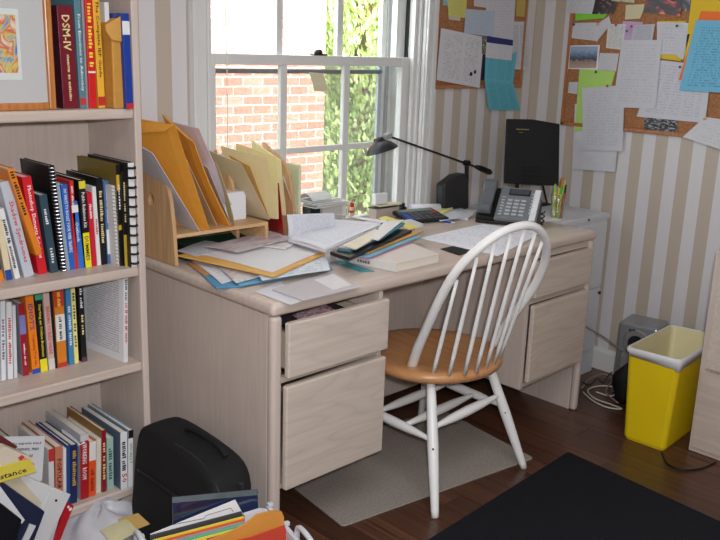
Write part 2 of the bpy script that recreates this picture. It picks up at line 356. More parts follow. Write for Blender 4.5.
cordx = .39
cu = MB().tube([onY(225, 0, .722)+np.array((0, 0, .5)), onY(225, 0, .722), onY(227, 70, .722), onY(228, 185, .722)], .0016, 6).build('blind_cord', M((226, 222, 212), .7)); tag(cu, 'thin white blind cord hanging down the left side of the window', 'cord')
sheet('sticky_note', [onY(308.5, 72, .728), onY(323, 73.5, .728), onY(327.5, 92, .722), onY(314, 91, .722)], printed((214, 210, 176), (150, 150, 130), 6, .5, .4), 'curled pale sticky note hanging on the middle window pane', 'note', bend=.004)
# ------------------------------------------------------------------ outdoors
YB = 3.73
MORT = M((238, 230, 222), .9, .04, 30)
bb = thing('brick_building', 'red brick house wall seen through the window', 'building', (2.5, YB, -.6))
MB().box(.2, 3.52, YB+.0035, YB+3, -.6, 5.2).build('mortar_wall', MORT, bb)
BRK, nt, b_ = newmat('brick'); oi = N(nt, 'ShaderNodeObjectInfo'); rp = N(nt, 'ShaderNodeValToRGB'); e = rp.color_ramp.elements
e.new(.5); e[0].color = (*srgb((180, 112, 94)), 1); e[1].color = (*srgb((194, 128, 108)), 1); e[2].color = (*srgb((206, 150, 130)), 1)
tc = N(nt, 'ShaderNodeTexCoord'); no = N(nt, 'ShaderNodeTexNoise'); no.inputs['Scale'].default_value = 18; nt.links.new(tc.outputs['Object'], no.inputs['Vector'])
ad = N(nt, 'ShaderNodeMath', operation='MULTIPLY_ADD'); ad.inputs[1].default_value = .5; nt.links.new(no.outputs['Fac'], ad.inputs[0]); sc_ = N(nt, 'ShaderNodeMath', operation='MULTIPLY'); sc_.inputs[1].default_value = .7
nt.links.new(oi.outputs['Random'], sc_.inputs[0]); nt.links.new(sc_.outputs[0], ad.inputs[2]); nt.links.new(ad.outputs[0], rp.inputs[0]); nt.links.new(rp.outputs[0], b_.inputs['Base Color']); b_.inputs['Roughness'].default_value = .9
BL, BH, JT = .176, .0605, .011
um = MB().frame((-BL/2, 0, 0), (1, 0, 0), (0, 1, 0), (0, 0, 1), BL, .09, BH); hm = MB().frame((-BL/4, 0, 0), (1, 0, 0), (0, 1, 0), (0, 0, 1), BL/2-JT/2, .09, BH)
bm_ = bpy.data.meshes.new('brick'); bm_.from_pydata(um.v, [], um.f); bm_.materials.append(BRK)
hm_ = bpy.data.meshes.new('brick_half'); hm_.from_pydata(hm.v, [], hm.f); hm_.materials.append(BRK)
stuff = MB(); cnt = 0
for r in range(76):
    z = -.55+r*(BH+JT); k = 0; x = 3.52
    if r % 2: x -= BL/2+JT/2-.001
    while x-BL > .2:
        yy = YB+random.uniform(-.002, .002)
        if x > 2.12 and .0 < z < 1.85:
            o = bpy.data.objects.new('brick', bm_); link(o, bb, (x-BL/2, yy, z)); cnt += 1
            if r % 2 and k == 0: pass
        else: stuff.box(x-BL, x, yy, YB+.09, z, z+BH)
        if r % 2 and k == 0: stuff.box(x+JT, 3.52, yy, YB+.09, z, z+BH)
        x -= BL+JT; k += 1
tag(stuff.build('bricks', BRK, bb), kind='stuff')
print('bricks', cnt)
MB().box(-8, 20, 1.0, 20, -.75, -.6).build('ground', M((92, 110, 70), .95, .25, 6), kind='structure')
MB().box(-2.45, XR+.15, -3.3, YW+.2, -.75, -.12).build('foundation', M((150, 146, 140), .9), kind='structure')
LEAF = []
for c in ((186, 208, 132), (160, 186, 110), (206, 220, 156)): LEAF.append(M(c, .7, .2, 3))
def cypress(x, y, h, rad, label, seed):
    t = thing('arborvitae', label, 'tree', (x, y, -.6), 'evergreen shrubs beside the brick house'); rr = np.random.RandomState(seed)
    MB().tube([(x, y, -.6), (x+.02, y, h*.5), (x, y, h*.9-.6)], [.09, .07, .02]).build('trunk', M((110, 84, 62), .9), t, smooth=True)
    for li, lm in enumerate(LEAF):
        n = 9500; u_ = rr.rand(n)**.8; th = rr.rand(n)*6.283; zz = u_*h
        rmax = rad*np.clip(np.minimum(1, (1-u_)*2.2+.08), 0, 1)*(1+.16*np.sin(th*5+zz*4)+.1*np.sin(th*9-zz*7)); rr_ = rmax*(.72+.28*rr.rand(n))
        c = np.stack([x+rr_*np.cos(th), y+rr_*np.sin(th), -.6+zz], 1); a = rr.randn(n, 3)*.35; a[:, 2] += 1; a += np.stack([np.cos(th), np.sin(th), 0*th], 1)*.6; a /= np.linalg.norm(a, axis=1)[:, None]
        b = np.cross(a, rr.randn(n, 3)); b /= np.linalg.norm(b, axis=1)[:, None]; s = (.022+.026*rr.rand(n))[:, None]
        V = np.stack([c-a*s, c+b*s*.45, c+a*s, c-b*s*.45], 1).reshape(-1, 3)-np.array((x, y, -.6))
        me = bpy.data.meshes.new('foliage'); me.from_pydata(V.tolist(), [], [(4*k, 4*k+1, 4*k+2, 4*k+3) for k in range(n)]); me.materials.append(lm)
        o = bpy.data.objects.new('foliage', me); link(o, t, (x, y, -.6)); tag(o, kind='stuff')
cypress(4.2, 4.0, 4.6, .50, 'yellow-green evergreen shrub just right of the brick wall', 1)
cypress(5.3, 4.3, 4.4, .50, 'middle yellow-green evergreen shrub beyond the window', 2)
cypress(6.6, 4.6, 4.6, .55, 'farthest right yellow-green evergreen shrub beyond the window', 3)

cypress(5.0, 6.1, 5.0, .62, 'yellow-green evergreen shrub in the gap behind the nearest two', 4)
cypress(6.6, 7.0, 5.2, .7, 'rear evergreen shrub seen farthest back through the window', 5)
cypress(8.6, 7.6, 5.2, .9, 'evergreen shrub at the far right behind the others', 6)

# ================================================================== DESK
DZ = .75; DL = 1.595; DD = .655
desk = thing('desk', 'pale pickled oak double pedestal desk under the window covered in papers', 'desk', (0, 0, 0))
top = MB()
tp = [(.0, .01), (.004, .003), (.012, 0), (.026, .0), (.034, .004), (.036, .012)]
top.box(-.006, DL+.006, -.012, DD, .714, .75); top.build('desktop', OAKX, desk, bevel=.014, seg=4)
def post(x0, x1):
    MB().box(x0, x1, -.008, .022, 0, .714).build('front_post', OAK, desk, bevel=.0125, seg=5)
    MB().box(x0+.003, x1-.004, .022, DD-.01, 0, .714).build('end_panel', OAK, desk, bevel=.001)
post(-.002, .033); post(DL-.028, DL+.002)
MB().box(.033, DL-.028, .50, .518, .06, .714).build('modesty_panel', OAK, desk)
MB().box(.405, .421, .0, .50, .195, .714).build('pedestal_side', OAK, desk, bevel=.002)
MB().box(1.172, 1.190, .0, .50, .195, .714).build('pedestal_side', OAK, desk, bevel=.002)
MB().box(.033, .405, .01, .50, .195, .209).build('pedestal_bottom', OAK, desk); MB().box(1.19, DL-.028, .01, .50, .195, .209).build('pedestal_bottom', OAK, desk)
MB().box(.033, .405, .004, .02, .517, .533).build('front_rail', OAKX, desk); MB().box(1.19, DL-.028, .004, .02, .522, .545).build('front_rail', OAKX, desk)
MB().box(1.19, DL-.028, .004, .02, .69, .714).build('front_rail', OAKX, desk)
def drawer(x0, x1, z0, z1, yo, inner=True):
    d = MB().box(x0, x1, yo-.02, yo, z0, z1).build('drawer', OAKD, desk, bevel=.005, seg=3)
    MB().box(x0+.01, x1-.01, yo-.0005, yo+.0006, z1-.004, z1-.001).build('finger_lip', OAKX, d)
    if inner:
        t = MB(); a, b = x0+.02, x1-.02; h = z0+.015
        t.box(a, a+.01, yo, .44, h, z1-.04).box(b-.01, b, yo, .44, h, z1-.04).box(a+.01, b-.01, yo, .44, h, h+.008).box(a+.01, b-.01, .43, .44, h+.008, z1-.04)
        t.build('drawer_box', M((196, 180, 160), .6), d)
drawer(.0345, .420, .538, .695, -.010)
drawer(.0345, .420, .203, .513, -.004, False)
drawer(1.196, DL-.03, .548, .686, 0.0); drawer(1.196, DL-.03, .222, .520, .0, False)
# things in the ajar drawer
sheet('drawer_paper', [(.06, .08, .676), (.3, .10, .676), (.3, -.014, .674), (.06, -.014, .674)], M((60, 60, 66), .5), 'dark folder lying in the ajar top left drawer', 'folder')
sheet('drawer_paper', [(.12, .06, .682), (.26, .08, .682), (.24, -.012, .680), (.10, -.012, .680)], photo_mat([(214, 216, 224), (200, 206, 220), (196, 60, 60), (230, 230, 230)], 5), 'white card with red print in the ajar top left drawer', 'card')
sheet('drawer_paper', [(.29, .03, .677), (.36, .03, .677), (.36, -.010, .675), (.28, -.010, .675)], M((150, 160, 100), .6), 'olive green card in the ajar top left drawer', 'card')

# ================================================================== CHAIR
th = math.radians(-12); CA = np.array((math.cos(th), math.sin(th), 0)); CB = np.array((-math.sin(th), math.cos(th), 0)); CC = np.array((.772, .008, .42)); KR = .58
chair = thing('windsor_chair', 'white spindle back chair with honey wood seat pulled up to the desk', 'chair', (.772, .07, 0))
for k_, u_, v_ in (('A', 440.5, 444), ('B', 509.5, 414)): SCREWS = SCREWS+[(k_, u_, v_)] if 'SCREWS' in globals() else [(k_, u_, v_)]
# seat
SCN = np.array((.772, .075)); vs = []
m = MB(); n = 40
def seatring(s, z, dip=0):
    out = []
    for k in range(n):
        a = 2*math.pi*k/n; r = .222*(1+.03*math.cos(2*a)+(.05*max(0, math.sin(a))**2))
        out.append((SCN[0]+s*r*math.cos(a)*1.04, SCN[1]+s*r*math.sin(a)*(1.17 if math.sin(a) > 0 else 1), z))
    return out
rings = [seatring(.86, .384), seatring(.965, .389), seatring(1, .400), seatring(.995, .412), seatring(.965, .420), seatring(.85, .421), seatring(.6, .415), seatring(.3, .411)]
vs = [q for r in rings for q in r]; fs = [(i*n+k, i*n+(k+1) % n, (i+1)*n+(k+1) % n, (i+1)*n+k) for i in range(len(rings)-1) for k in range(n)]
fs += [tuple(range(n-1, -1, -1)), tuple(range((len(rings)-1)*n, len(rings)*n))]
m.add(vs, fs); m.build('seat', SEATW, chair, smooth=True)
CW = M((236, 236, 235), .3, .04, 12)
feet = {'A': (.514, -.173), 'B': (1.002, -.161), 'C': (1.04, .36), 'D': (.53, .37)}; tops = {'A': (.625, -.03), 'B': (.915, -.03), 'C': (.90, .20), 'D': (.64, .20)}
def legpt(k, z): t = z/.392; return np.array((feet[k][0]*(1-t)+tops[k][0]*t, feet[k][1]*(1-t)+tops[k][1]*t, z))
for k in 'ABCD':
    MB().tube([legpt(k, z) for z in (0.0 if k in 'AB' else .0068, .02, .12, .2, .3, .392)], [.0115, .013, .0165, .0185, .0165, .014], 14).build('leg', CW, chair, smooth=True)
legs_ = [o for o in bpy.data.objects if o.parent == chair and o.name.startswith('leg')]
for k_, u_, v_ in SCREWS:
    zz = .19 if k_ == 'A' else .20; c = legpt(k_, zz); d = CAM-c; d /= np.linalg.norm(d); MB().tube([c+d*.016, c+d*.0195], .0035, 8).build('screw_hole', INK, chair)
def stretch(a, b, r=.0105, bul=.006): MB().tube([a*(1-t)+b*t for t in (0, .1, .3, .5, .7, .9, 1)], [r*.75, r*.85, r+bul*.7, r+bul, r+bul*.7, r*.85, r*.75], 12).build('stretcher', CW, chair, smooth=True)
stretch(legpt('A', .215), legpt('D', .215)); stretch(legpt('B', .225), legpt('C', .225))
stretch(legpt('A', .250), legpt('B', .262), .011)
sa = lambda t: legpt('A', .215)*(1-t)+legpt('D', .215)*t; sb = lambda t: legpt('B', .225)*(1-t)+legpt('C', .225)*t
stretch(sa(.36), sb(.36)); stretch(sa(.72), sb(.72))
def onbow(u, v):
    d = ray(u, v); nn = np.array([CB[0], CB[1], KR]); t = nn@(CC-CAM)/(nn@d); return CAM+d*t
bow_px = [(411.5, 368), (417, 350), (428, 325), (440.5, 298), (456.5, 271), (477, 250), (500.5, 233), (520, 226), (534, 226.5), (543, 235), (546.5, 247), (544.5, 263), (536, 283), (524, 301), (508, 322), (493, 345)]
bp_ = [onbow(*q) for q in bow_px]
def smooth_path(P_, k=4):
    P_ = [np.array(p, float) for p in P_]; out = []
    for i in range(len(P_)-1):
        p0, p1, p2, p3 = P_[max(i-1, 0)], P_[i], P_[i+1], P_[min(i+2, len(P_)-1)]
        for j in range(k):
            t = j/k; out.append(.5*((2*p1)+(-p0+p2)*t+(2*p0-5*p1+4*p2-p3)*t*t+(-p0+3*p1-3*p2+p3)*t**3))
    out.append(P_[-1]); return out
bpath = smooth_path(bp_); bpath[0][2] = min(bpath[0][2], .425)
bpath = [np.array((bpath[0][0], bpath[0][1]+.005, .412))]+bpath[1:]
nb = len(bpath)
MB().tube(bpath, [(.0165 if i < 6 or i > nb-7 else .0125+.0035*abs(i-nb/2)/(nb/2)) for i in range(nb)], 12).build('back_bow', CW, chair, smooth=True)
sp_b = [(433, 374), (449, 375.5), (464.5, 375), (476, 372.7), (486, 368), (494, 364), (499.5, 358)]
sp_t = [(457, 280), (477, 258), (495, 242), (511, 234), (524.5, 230), (535.5, 232.5), (542.5, 241)]
for a, b in zip(sp_b, sp_t):
    A_ = onZ(*a, .418); B_ = onbow(*b); MB().tube([A_*(1-t)+B_*t for t in (0, .15, .4, .7, 1)], [.0062, .0068, .0072, .0060, .0052], 10).build('spindle', CW, chair, smooth=True)

# ================================================================== BOOKCASE
YF = .4075; KX = -.1295
bk = thing('bookcase', 'pale pickled oak bookcase full of books left of the desk', 'bookcase', (-.6, .53, 0))
BX0 = -1.06
MB().box(KX-.021, KX, YF, .690, 0, 1.95).build('side_panel', OAK, bk, bevel=.004)
MB().box(BX0, BX0+.025, YF, .690, 0, 1.95).build('side_panel', OAK, bk, bevel=.004)
MB().box(BX0+.025, KX-.021, .676, .690, .02, 1.95).build('back_panel', OAK, bk)
S1, S2, S3, S4 = 1.2304, .7895, .5047, .12
for z in (S1, S2, S3, S4, 1.62, 1.95):
    MB().box(BX0+.025, KX-.021, YF+.003, .676, z-.028, z).build('shelf', OAKX, bk, bevel=.006, seg=3)
MB().box(BX0+.025, KX-.021, YF+.02, YF+.035, 0, .082).build('kick_board', OAKX, bk)
# ---- books
def axes(lean, yaw=0):
    a = np.array((math.cos(lean), 0, -math.sin(lean))); c = np.array((math.sin(lean), 0, math.cos(lean))); b = np.array((0, 1., 0))
    if yaw:
        R_ = np.array([[math.cos(yaw), -math.sin(yaw), 0], [math.sin(yaw), math.cos(yaw), 0], [0, 0, 1]]); a, b, c = R_@a, R_@b, R_@c
    return a, b, c
def make_book(label, o, t, h, d, lean, spine, cover=None, txt=None, tc=WTXT, bands=(), group=None, yaw=0, edge=None, kind='book', tlen=.8, tw=.55, toff=.5, side=None):
    """o = front lower left corner of the spine; parts: cover (two boards and spine), pages, lettering"""
    a, b, c = axes(lean, yaw); o = np.array(o, float)
    bt = min(.0022, t*.2); base = o+a*t/2+b*d/2
    r = thing(kind, label, 'book', (base[0], base[1], o[2]), group)
    cv = M(cover or spine, .4, .05, 60); sm = M(spine, .4, .05, 60)
    mm = MB(); mm.frame(o, a, b, c, t, bt, h); mm.build('spine', sm, r, bevel=min(.0015, t*.15))
    mm = MB(); mm.frame(o+b*bt, a, b, c, bt, d-bt, h); cvo = mm.build('cover', cv, r)
    mm = MB(); mm.frame(o+a*(t-bt)+b*bt, a, b, c, bt, d-bt, h); mm.build('cover', cv, r)
    mm = MB(); mm.frame(o+a*bt+b*bt+c*.003, a, b, c, t-2*bt, d-bt-.004, h-.006); mm.build('pages', PAGES, r)
    for z0, z1, cc in bands:
        mm = MB(); mm.frame(o-b*.0006+c*h*z0, a, b, c, t, .0006, h*(z1-z0)); mm.build('spine_band', M(cc, .4), r)
    if txt:
        for j, T in enumerate(txt if isinstance(txt, list) else [(txt, tc, toff, tlen, tw)]):
            s, q, off, ln, wf = T
            text(s, q, r, o+a*t*.5+c*h*off-b*.0008, -c, a, h*ln, t*wf)
    if side: side(r, o, a, b, c, t, h, d)
    return r
def shelf_book(label, zs, b0, b1, t0, t1, vt, spine, yf=.452, d=.2, ext=1., vb=None, **k):
    """spine edges measured in the photograph at shelf level (b0,b1) and at the head (t0,t1,vt), placed on the plane of the spines"""
    if vb is None: xl, xr, z0 = xat(b0, yf, zs), xat(b1, yf, zs), zs
    else:
        q = onY(b0, vb, yf); z0 = q[2]; xl = q[0]; xr = xat(b1, yf, z0)
    A_, B_ = onY(t0, vt, yf), onY(t1, vt, yf)
    t = max(.006, ((xr-xl)+(B_[0]-A_[0]))/2*.97); dx = (A_[0]+B_[0])/2-(xl+xr)/2; dz = A_[2]-z0
    lean = math.atan2(dx, dz); h = math.hypot(dx, dz)*ext
    a, b, c = axes(lean); o = np.array(((xl+xr)/2, yf, z0))-a*t/2
    if lean < 0: o[2] += 0
    if lean > 0: o = o+np.array((0, 0, math.sin(lean)*t))
    d = min(d, .674-yf)
    return make_book(label, o, t, h, d, lean, spine, **k)
g1 = 'books on the top shelf in view'
shelf_book('thick maroon manual with gold letters beside the framed picture', S1, 63.3, 79.5, 56.7, 72, 5, (112, 22, 40), cover=(70, 16, 34), group=g1, d=.19,
           txt=[('DSM-IV', CREAMTXT, .74, .34, .5), ('Diagnostic and Statistical', CREAMTXT, .3, .46, .16), ('Manual of Mental Disorders', CREAMTXT, .3, .46, .16)][:2])
shelf_book('teal paperback titled From Emotions to Advocacy', S1, 80.2, 87, 74, 80.2, 0, (86, 128, 140), group=g1, ext=1.08, txt='From Emotions to Advocacy', tlen=.66, toff=.48, bands=[(.03, .09, (190, 60, 60))])
shelf_book('thin grey book between the teal and the red book', S1, 87.3, 89.1, 80.8, 84.8, 0, (150, 150, 154), group=g1, ext=1.08, yf=.460)
shelf_book('red book with yellow letters and a white band on the top shelf', S1, 89.4, 97.6, 85.2, 92.2, 0, (206, 32, 34), group=g1, ext=1.07, txt='MAKING MEANING OF IT', tc=YTXT, tlen=.56, toff=.63, bands=[(.31, .325, (235, 235, 235))])
shelf_book('yellow paperback titled The Complete IEP Guide', S1, 98.6, 106, 92.8, 99.2, 0, (232, 178, 56), group=g1, ext=1.07, txt='The Complete IEP Guide', tc=INK, tlen=.66, toff=.6, bands=[(.02, .1, (190, 50, 40))])
shelf_book('slim white book beside the brown padded envelope', S1, 109.5, 113.8, 104.5, 108.8, 2, (222, 222, 224), group=g1, txt='SOCIAL SKILLS', tc=INK, tlen=.3, toff=.5)
shelf_book('blue book with white band and red foot at the end of the top shelf', S1, 126.4, 134, 121.6, 128.8, 13, (28, 60, 150), yf=.396, group=g1, bands=[(.78, .92, (225, 225, 228)), (0, .06, (200, 40, 50))])
# padded envelope
e = thing('padded_envelope', 'worn brown padded envelope standing on the top shelf', 'envelope', (xat(119, .41, S1), .5, S1))
E0, E1 = xat(114.2, .41, S1), xat(124.6, .41, S1); T0, T1 = onY(107.5, 24, .41), onY(120.5, 17, .41)
OR = M((196, 142, 62), .6, .12, 60, bump=.3)
MB().prism([(E0, .41, S1), (E1, .41, S1), (T1[0], .41, T1[2]), (T0[0]+.01, .41, T0[2])], (0, .18, 0)).build('body', OR, e, bevel=.004)
f0 = onY(105.5, 25, .402); f1 = onY(121, 16, .402); f2 = onY(122, 42, .402); f3 = onY(112, 40, .402); f4 = onY(106, 31, .402)
MB().prism([f0, f1, f2, f3, f4], (0, .005, 0)).build('flap', M((206, 154, 78), .6, .12, 60, bump=.3), e, bevel=.002)
g2 = 'books on the second shelf in view'
B2 = lambda *a, **k: shelf_book(a[0], S2, *a[1:], group=g2, **{'yf': .49, **k})
B2('navy paperback with orange foot at the left end of the second shelf', -3, 4.6, -16, -9, 226, (30, 46, 90), bands=[(0, .2, (222, 130, 40))])
B2('cream paperback with blue foot, second from the left on the second shelf', 6.5, 12.6, -4.5, 2.5, 220, (222, 206, 170), bands=[(0, .17, (40, 70, 150))])
B2('thin white paperback with small black title on the second shelf', 15, 21, -1.5, 3.8, 209, (226, 226, 226), txt='Asperger and Self-Esteem', tc=INK, tlen=.7)
B2('silver book with red letters reading Shadow Syndromes', 24, 35, 0, 10, 182, (190, 196, 208), d=.16, txt='Shadow Syndromes', tc=RTXT, tlen=.64, toff=.48)
B2('orange book leaning over the red book with white title', 36, 42.6, 7.3, 13.6, 169, (222, 130, 34), vb=255, txt='THE BIPOLAR CHILD', tc=INK, tlen=.5, toff=.72, d=.15, yf=.470)
B2('red book with a long white title under the leaning orange book', 38.5, 48, 22, 31, 177, (208, 30, 42), txt='Photoshop Elements Solutions', tlen=.74, toff=.54, yf=.496)
B2('dark slate paperback in front of the black spiral book', 51, 58.6, 39, 47, 195, (52, 74, 86), txt=[('Feeling', WTXT, .72, .2, .4), ('Better', WTXT, .22, .2, .4)], d=.15)
def wire(r, o, a, b, c, t, h, d, n=30, mat=None, big=False):
    mm = MB()
    for i in range(n):
        p = o+c*h*(i+.5)/n
        mm.tube([p+a*t/2+(a*math.cos(q)+b*math.sin(q))*(t*.62) for q in np.linspace(0, 2*math.pi, 9)], .0035 if big else .0012, 5, cap=False)
    tag(mm.build('binding_rings', mat or M((190, 190, 196), .3, .02, 40, .8), r), kind='stuff')
B2('tall black wire-bound notebook on the second shelf', 61.8, 66.5, 49, 54.5, 166, (24, 24, 26), d=.24, side=wire)
B2('grey-blue patterned paperback beside the wire-bound notebook', 67.4, 69.6, 55.2, 60.2, 183, (150, 166, 182))
B2('bright blue paperback titled 101 Ways to Boost Your Web Traffic', 69.8, 75.6, 61, 67.3, 185, (40, 100, 186), txt='101 WAYS TO BOOST YOUR WEB TRAFFIC', tlen=.74, toff=.58)
B2('red paperback peeking out above the shorter blue paperback', 75.8, 78.4, 69, 74, 181, (200, 46, 44), txt='Teach Yourself', tlen=.24, toff=.82)
B2('shorter blue paperback left of the black and yellow one', 78.8, 84.6, 70.6, 77.6, 202, (52, 112, 200), d=.14, txt='Outlook', tlen=.3, toff=.55, bands=[(.84, .95, (230, 230, 230))])
B2('black and yellow paperback titled Public Relations Kit', 85.4, 92, 78.4, 84.8, 180, (22, 22, 22), bands=[(0, .4, (236, 220, 40)), (.9, .985, (226, 210, 60))], txt=[('Public Relations Kit', WTXT, .66, .4, .5), ('DUMMIES', INK, .22, .28, .6)])
B2('narrow red paperback right of the black and yellow one', 92.6, 97, 87, 91.8, 193, (206, 28, 52), txt='INFLUENCE', tlen=.2, toff=.75)
B2('white paperback with a red word beside the narrow red one', 97.4, 101.6, 92.2, 95.8, 187, (226, 226, 224), txt='Guerrilla', tc=RTXT, tlen=.2, toff=.5)
B2('black hardback in the middle right of the second shelf', 102, 107, 96.4, 102.8, 178, (20, 20, 22), d=.24, txt='The Successful Therapist', tc=CREAMTXT, tlen=.6, toff=.55)
B2('steel blue paperback with a white label on its foot', 108, 113.6, 103.6, 108.4, 181, (78, 108, 160), bands=[(.12, .42, (222, 224, 228))], txt=[('Ladder to Success', WTXT, .7, .4, .4)])
B2('thin white spiral booklet beside the gold-sided book', 117, 120, 111.6, 114.8, 186, (214, 214, 212), yf=.455, side=lambda *a: wire(*a, n=22, mat=M((150, 150, 150), .4)))
B2('black-spined book with olive gold covers on the second shelf', 120.4, 124.6, 115.4, 120.2, 164.6, (24, 22, 22), yf=.448, cover=(118, 100, 40), d=.235, txt=[('Marketing', WTXT, .68, .25, .35)], bands=[(.36, .41, (206, 170, 50)), (.75, .9, (206, 170, 50))])
B2('black book with yellow foot band beside the comb-bound manual', 125, 130, 120.8, 126.4, 172, (22, 22, 24), yf=.437, cover=(22, 22, 24), d=.235, bands=[(.0, .34, (190, 160, 50))], txt=[('Marketing Your Book', CREAMTXT, .68, .42, .35)])
B2('white manual with black plastic comb binding at the right end', 131.8, 137.4, 127.8, 134.2, 163, (222, 222, 222), yf=.414, cover=(30, 30, 32), d=.23, side=lambda *a: wire(*a, n=11, mat=BLACK, big=True))
g3 = 'books on the third shelf in view'
B3 = lambda *a, **k: shelf_book(a[0], S3, *a[1:], group=g3, **{'yf': .515, **k})
B3('white paperback cut off at the left end of the third shelf', -6, 0.5, -9, -2, 300, (224, 224, 226))
B3('narrow white paperback with grey title, third shelf far left', 1.6, 6, .4, 5.6, 299, (222, 226, 232), txt='Loving Someone', tc=M((120, 90, 110), .6), tlen=.5)
B3('white book with a red title, third from the left on the third shelf', 8, 13.6, 6.6, 11.6, 303, (228, 228, 230), txt='Overcoming Compulsive', tc=RTXT, tlen=.6)
B3('thin white book without title beside the red spined one', 14.2, 17.8, 12.4, 15.6, 306, (216, 218, 224))
B3('red book with a pale blue label near its head', 23, 29.6, 18, 24, 304, (158, 28, 50), cover=(150, 150, 156), bands=[(.58, .84, (130, 130, 190))], txt=[('Boundaries and More', WTXT, .3, .3, .25)])
B3("orange paperback with large blue letters on the third shelf", 32.8, 40.4, 24.8, 33.6, 295, (238, 130, 30), bands=[(0, .06, (50, 80, 170))], txt=[("IDIOT'S", M((40, 60, 150), .6), .72, .32, .6), ('Organizing Your Life', M((150, 60, 30), .6), .3, .4, .4)])
B3('black and yellow paperback titled Starting an Online Business', 40.8, 48, 34.2, 41.6, 292.5, (20, 20, 20), bands=[(0, .16, (238, 224, 40)), (.9, .99, (60, 160, 120))], txt=[('Starting an Online Business', YTXT, .52, .66, .5)])
B3('dusty pink paperback titled Branding Yourself Online', 49, 55.4, 42.8, 49, 291, (208, 180, 172), bands=[(0, .14, (214, 210, 206))], txt=[('BRANDING YOURSELF ONLINE', RTXT, .5, .6, .6)])
B3('thin black book between the pink and the orange paperback', 55.6, 57.6, 49.4, 52.4, 293, (24, 24, 24))
B3('red and yellow paperback with a white label in its middle', 58.2, 67.4, 53.4, 63.2, 290, (216, 128, 40), bands=[(.0, .06, (196, 60, 40)), (.78, .98, (200, 60, 44)), (.34, .68, (228, 226, 220))], txt=[('Dream Business', YTXT, .87, .18, .4), ('you can start', INK, .5, .3, .3)])
B3('sky blue paperback beside the red and yellow one', 69.6, 74.8, 65.6, 70.4, 287, (66, 134, 184), txt='The Wealthy Writer', tc=WTXT, tlen=.5)
B3('pale yellow paperback with navy letters on the third shelf', 75, 79, 70.8, 75, 286, (236, 226, 130), txt='THE WORKS FOR LIST', tc=M((40, 50, 110), .6), tlen=.7, toff=.56)
B3('black paperback with white title before the gap on the third shelf', 82, 87.6, 77.4, 83, 285, (24, 24, 26), txt=[('SAY HOTEL', WTXT, .82, .26, .45), ('OUR GAME', CREAMTXT, .48, .26, .4)], bands=[(0, .06, (90, 60, 80))])
def backprint(r, o, a, b, c, t, h, d):
    q = o-a*.0005; cc = [q+b*d*.98+c*h*.98, q+b*.004+c*h*.98, q+b*.004+c*h*.01, q+b*d*.98+c*h*.01]
    sheet('back_cover_print', cc, printed((224, 224, 228), (120, 120, 130), 24, .4, .7), parent=r, thick=.0004, n=1)
xb = xat(124.3, .436, S3)
make_book('white paperback standing alone at an angle showing its printed back', (xb, .436, S3), .013, .262, .205, .04, (224, 224, 226), group=g3, yaw=.12,
          txt=[('Peter Anne', INK, .82, .24, .5), ('HOW TO START AND PROFIT', RTXT, .45, .46, .5)], side=backprint)
g4 = 'books on the bottom shelf'
B4 = lambda *a, **k: shelf_book(a[0], S4, *a[1:], group=g4, **{'yf': .435, **k})
B4('brown book at the left on the bottom shelf behind the leaning booklet', 20, 30, 16, 26, 452, (110, 60, 44), yf=.47)
B4('white and red book behind the white binder on the bottom shelf', 49.5, 55, 48.4, 53.8, 450, (214, 212, 212), yf=.436, bands=[(.8, 1, (190, 50, 50))])
B4('salmon book with black letters reading POPULAR on the bottom shelf', 56, 63.2, 55, 63, 448, (196, 120, 92), yf=.44, d=.22, txt=[('POPULAR', INK, .55, .5, .6)])
B4('thin white book beside the navy ones on the bottom shelf', 63.6, 66.6, 63.4, 66.4, 449, (226, 226, 226), yf=.436)
B4('royal blue narrow book on the bottom shelf', 67, 70.6, 66.8, 70.6, 446, (40, 70, 130), yf=.432)
B4('navy book with gold letters on the bottom shelf', 70.8, 77.4, 71, 78, 446, (34, 44, 92), yf=.432, txt=[('FULL CATASTROPHE', M((200, 160, 60), .5), .6, .6, .55)])
B4('silver and red hardback reading WORKING in the middle of the bottom shelf', 80.6, 88.4, 80, 89, 436, (168, 28, 40), cover=(180, 182, 190), d=.22, txt=[('WORKING', WTXT, .7, .3, .55), ('ROOM', WTXT, .4, .18, .55)], bands=[(.9, 1, (200, 202, 208))])
B4('bright orange book with white head on the bottom shelf', 89, 95.6, 89.4, 96, 443, (232, 84, 34), bands=[(.66, 1, (226, 224, 222))], txt='LIFE STRATEGY', tlen=.4, toff=.3, tc=M((140, 40, 20), .6))
B4('white book standing behind the orange one on the bottom shelf', 96.4, 101, 96.6, 101.4, 440, (218, 214, 196), yf=.44)
B4('maroon-spined book with gold and purple covers on the bottom shelf', 102.2, 106.4, 101.8, 106.4, 431, (138, 26, 44), cover=(150, 112, 60), d=.22, txt='BODY OF HEALTH', tc=CREAMTXT, tlen=.6)
B4('pale green book on the bottom shelf', 107.4, 114, 107, 113.4, 439, (160, 190, 178), txt='Money Harmony', tc=M((70, 100, 100), .6), tlen=.6)
B4('thick white book with a red 50 on its spine on the bottom shelf', 121, 127.8, 120.4, 127.6, 433.7, (226, 226, 226), yf=.412, cover=(86, 104, 126), d=.24, txt=[('50', RTXT, .2, .16, .7), ('IMMORTAL GAMES', INK, .58, .52, .6)])
B4('white book titled VISUALLY at the right end of the bottom shelf', 128.6, 133, 128.2, 133.6, 431, (228, 228, 230), yf=.41, cover=(120, 150, 176), d=.25, bands=[(.86, 1, (30, 30, 34))], txt=[('VISUALLY', M((90, 140, 90), .6), .6, .36, .6)])
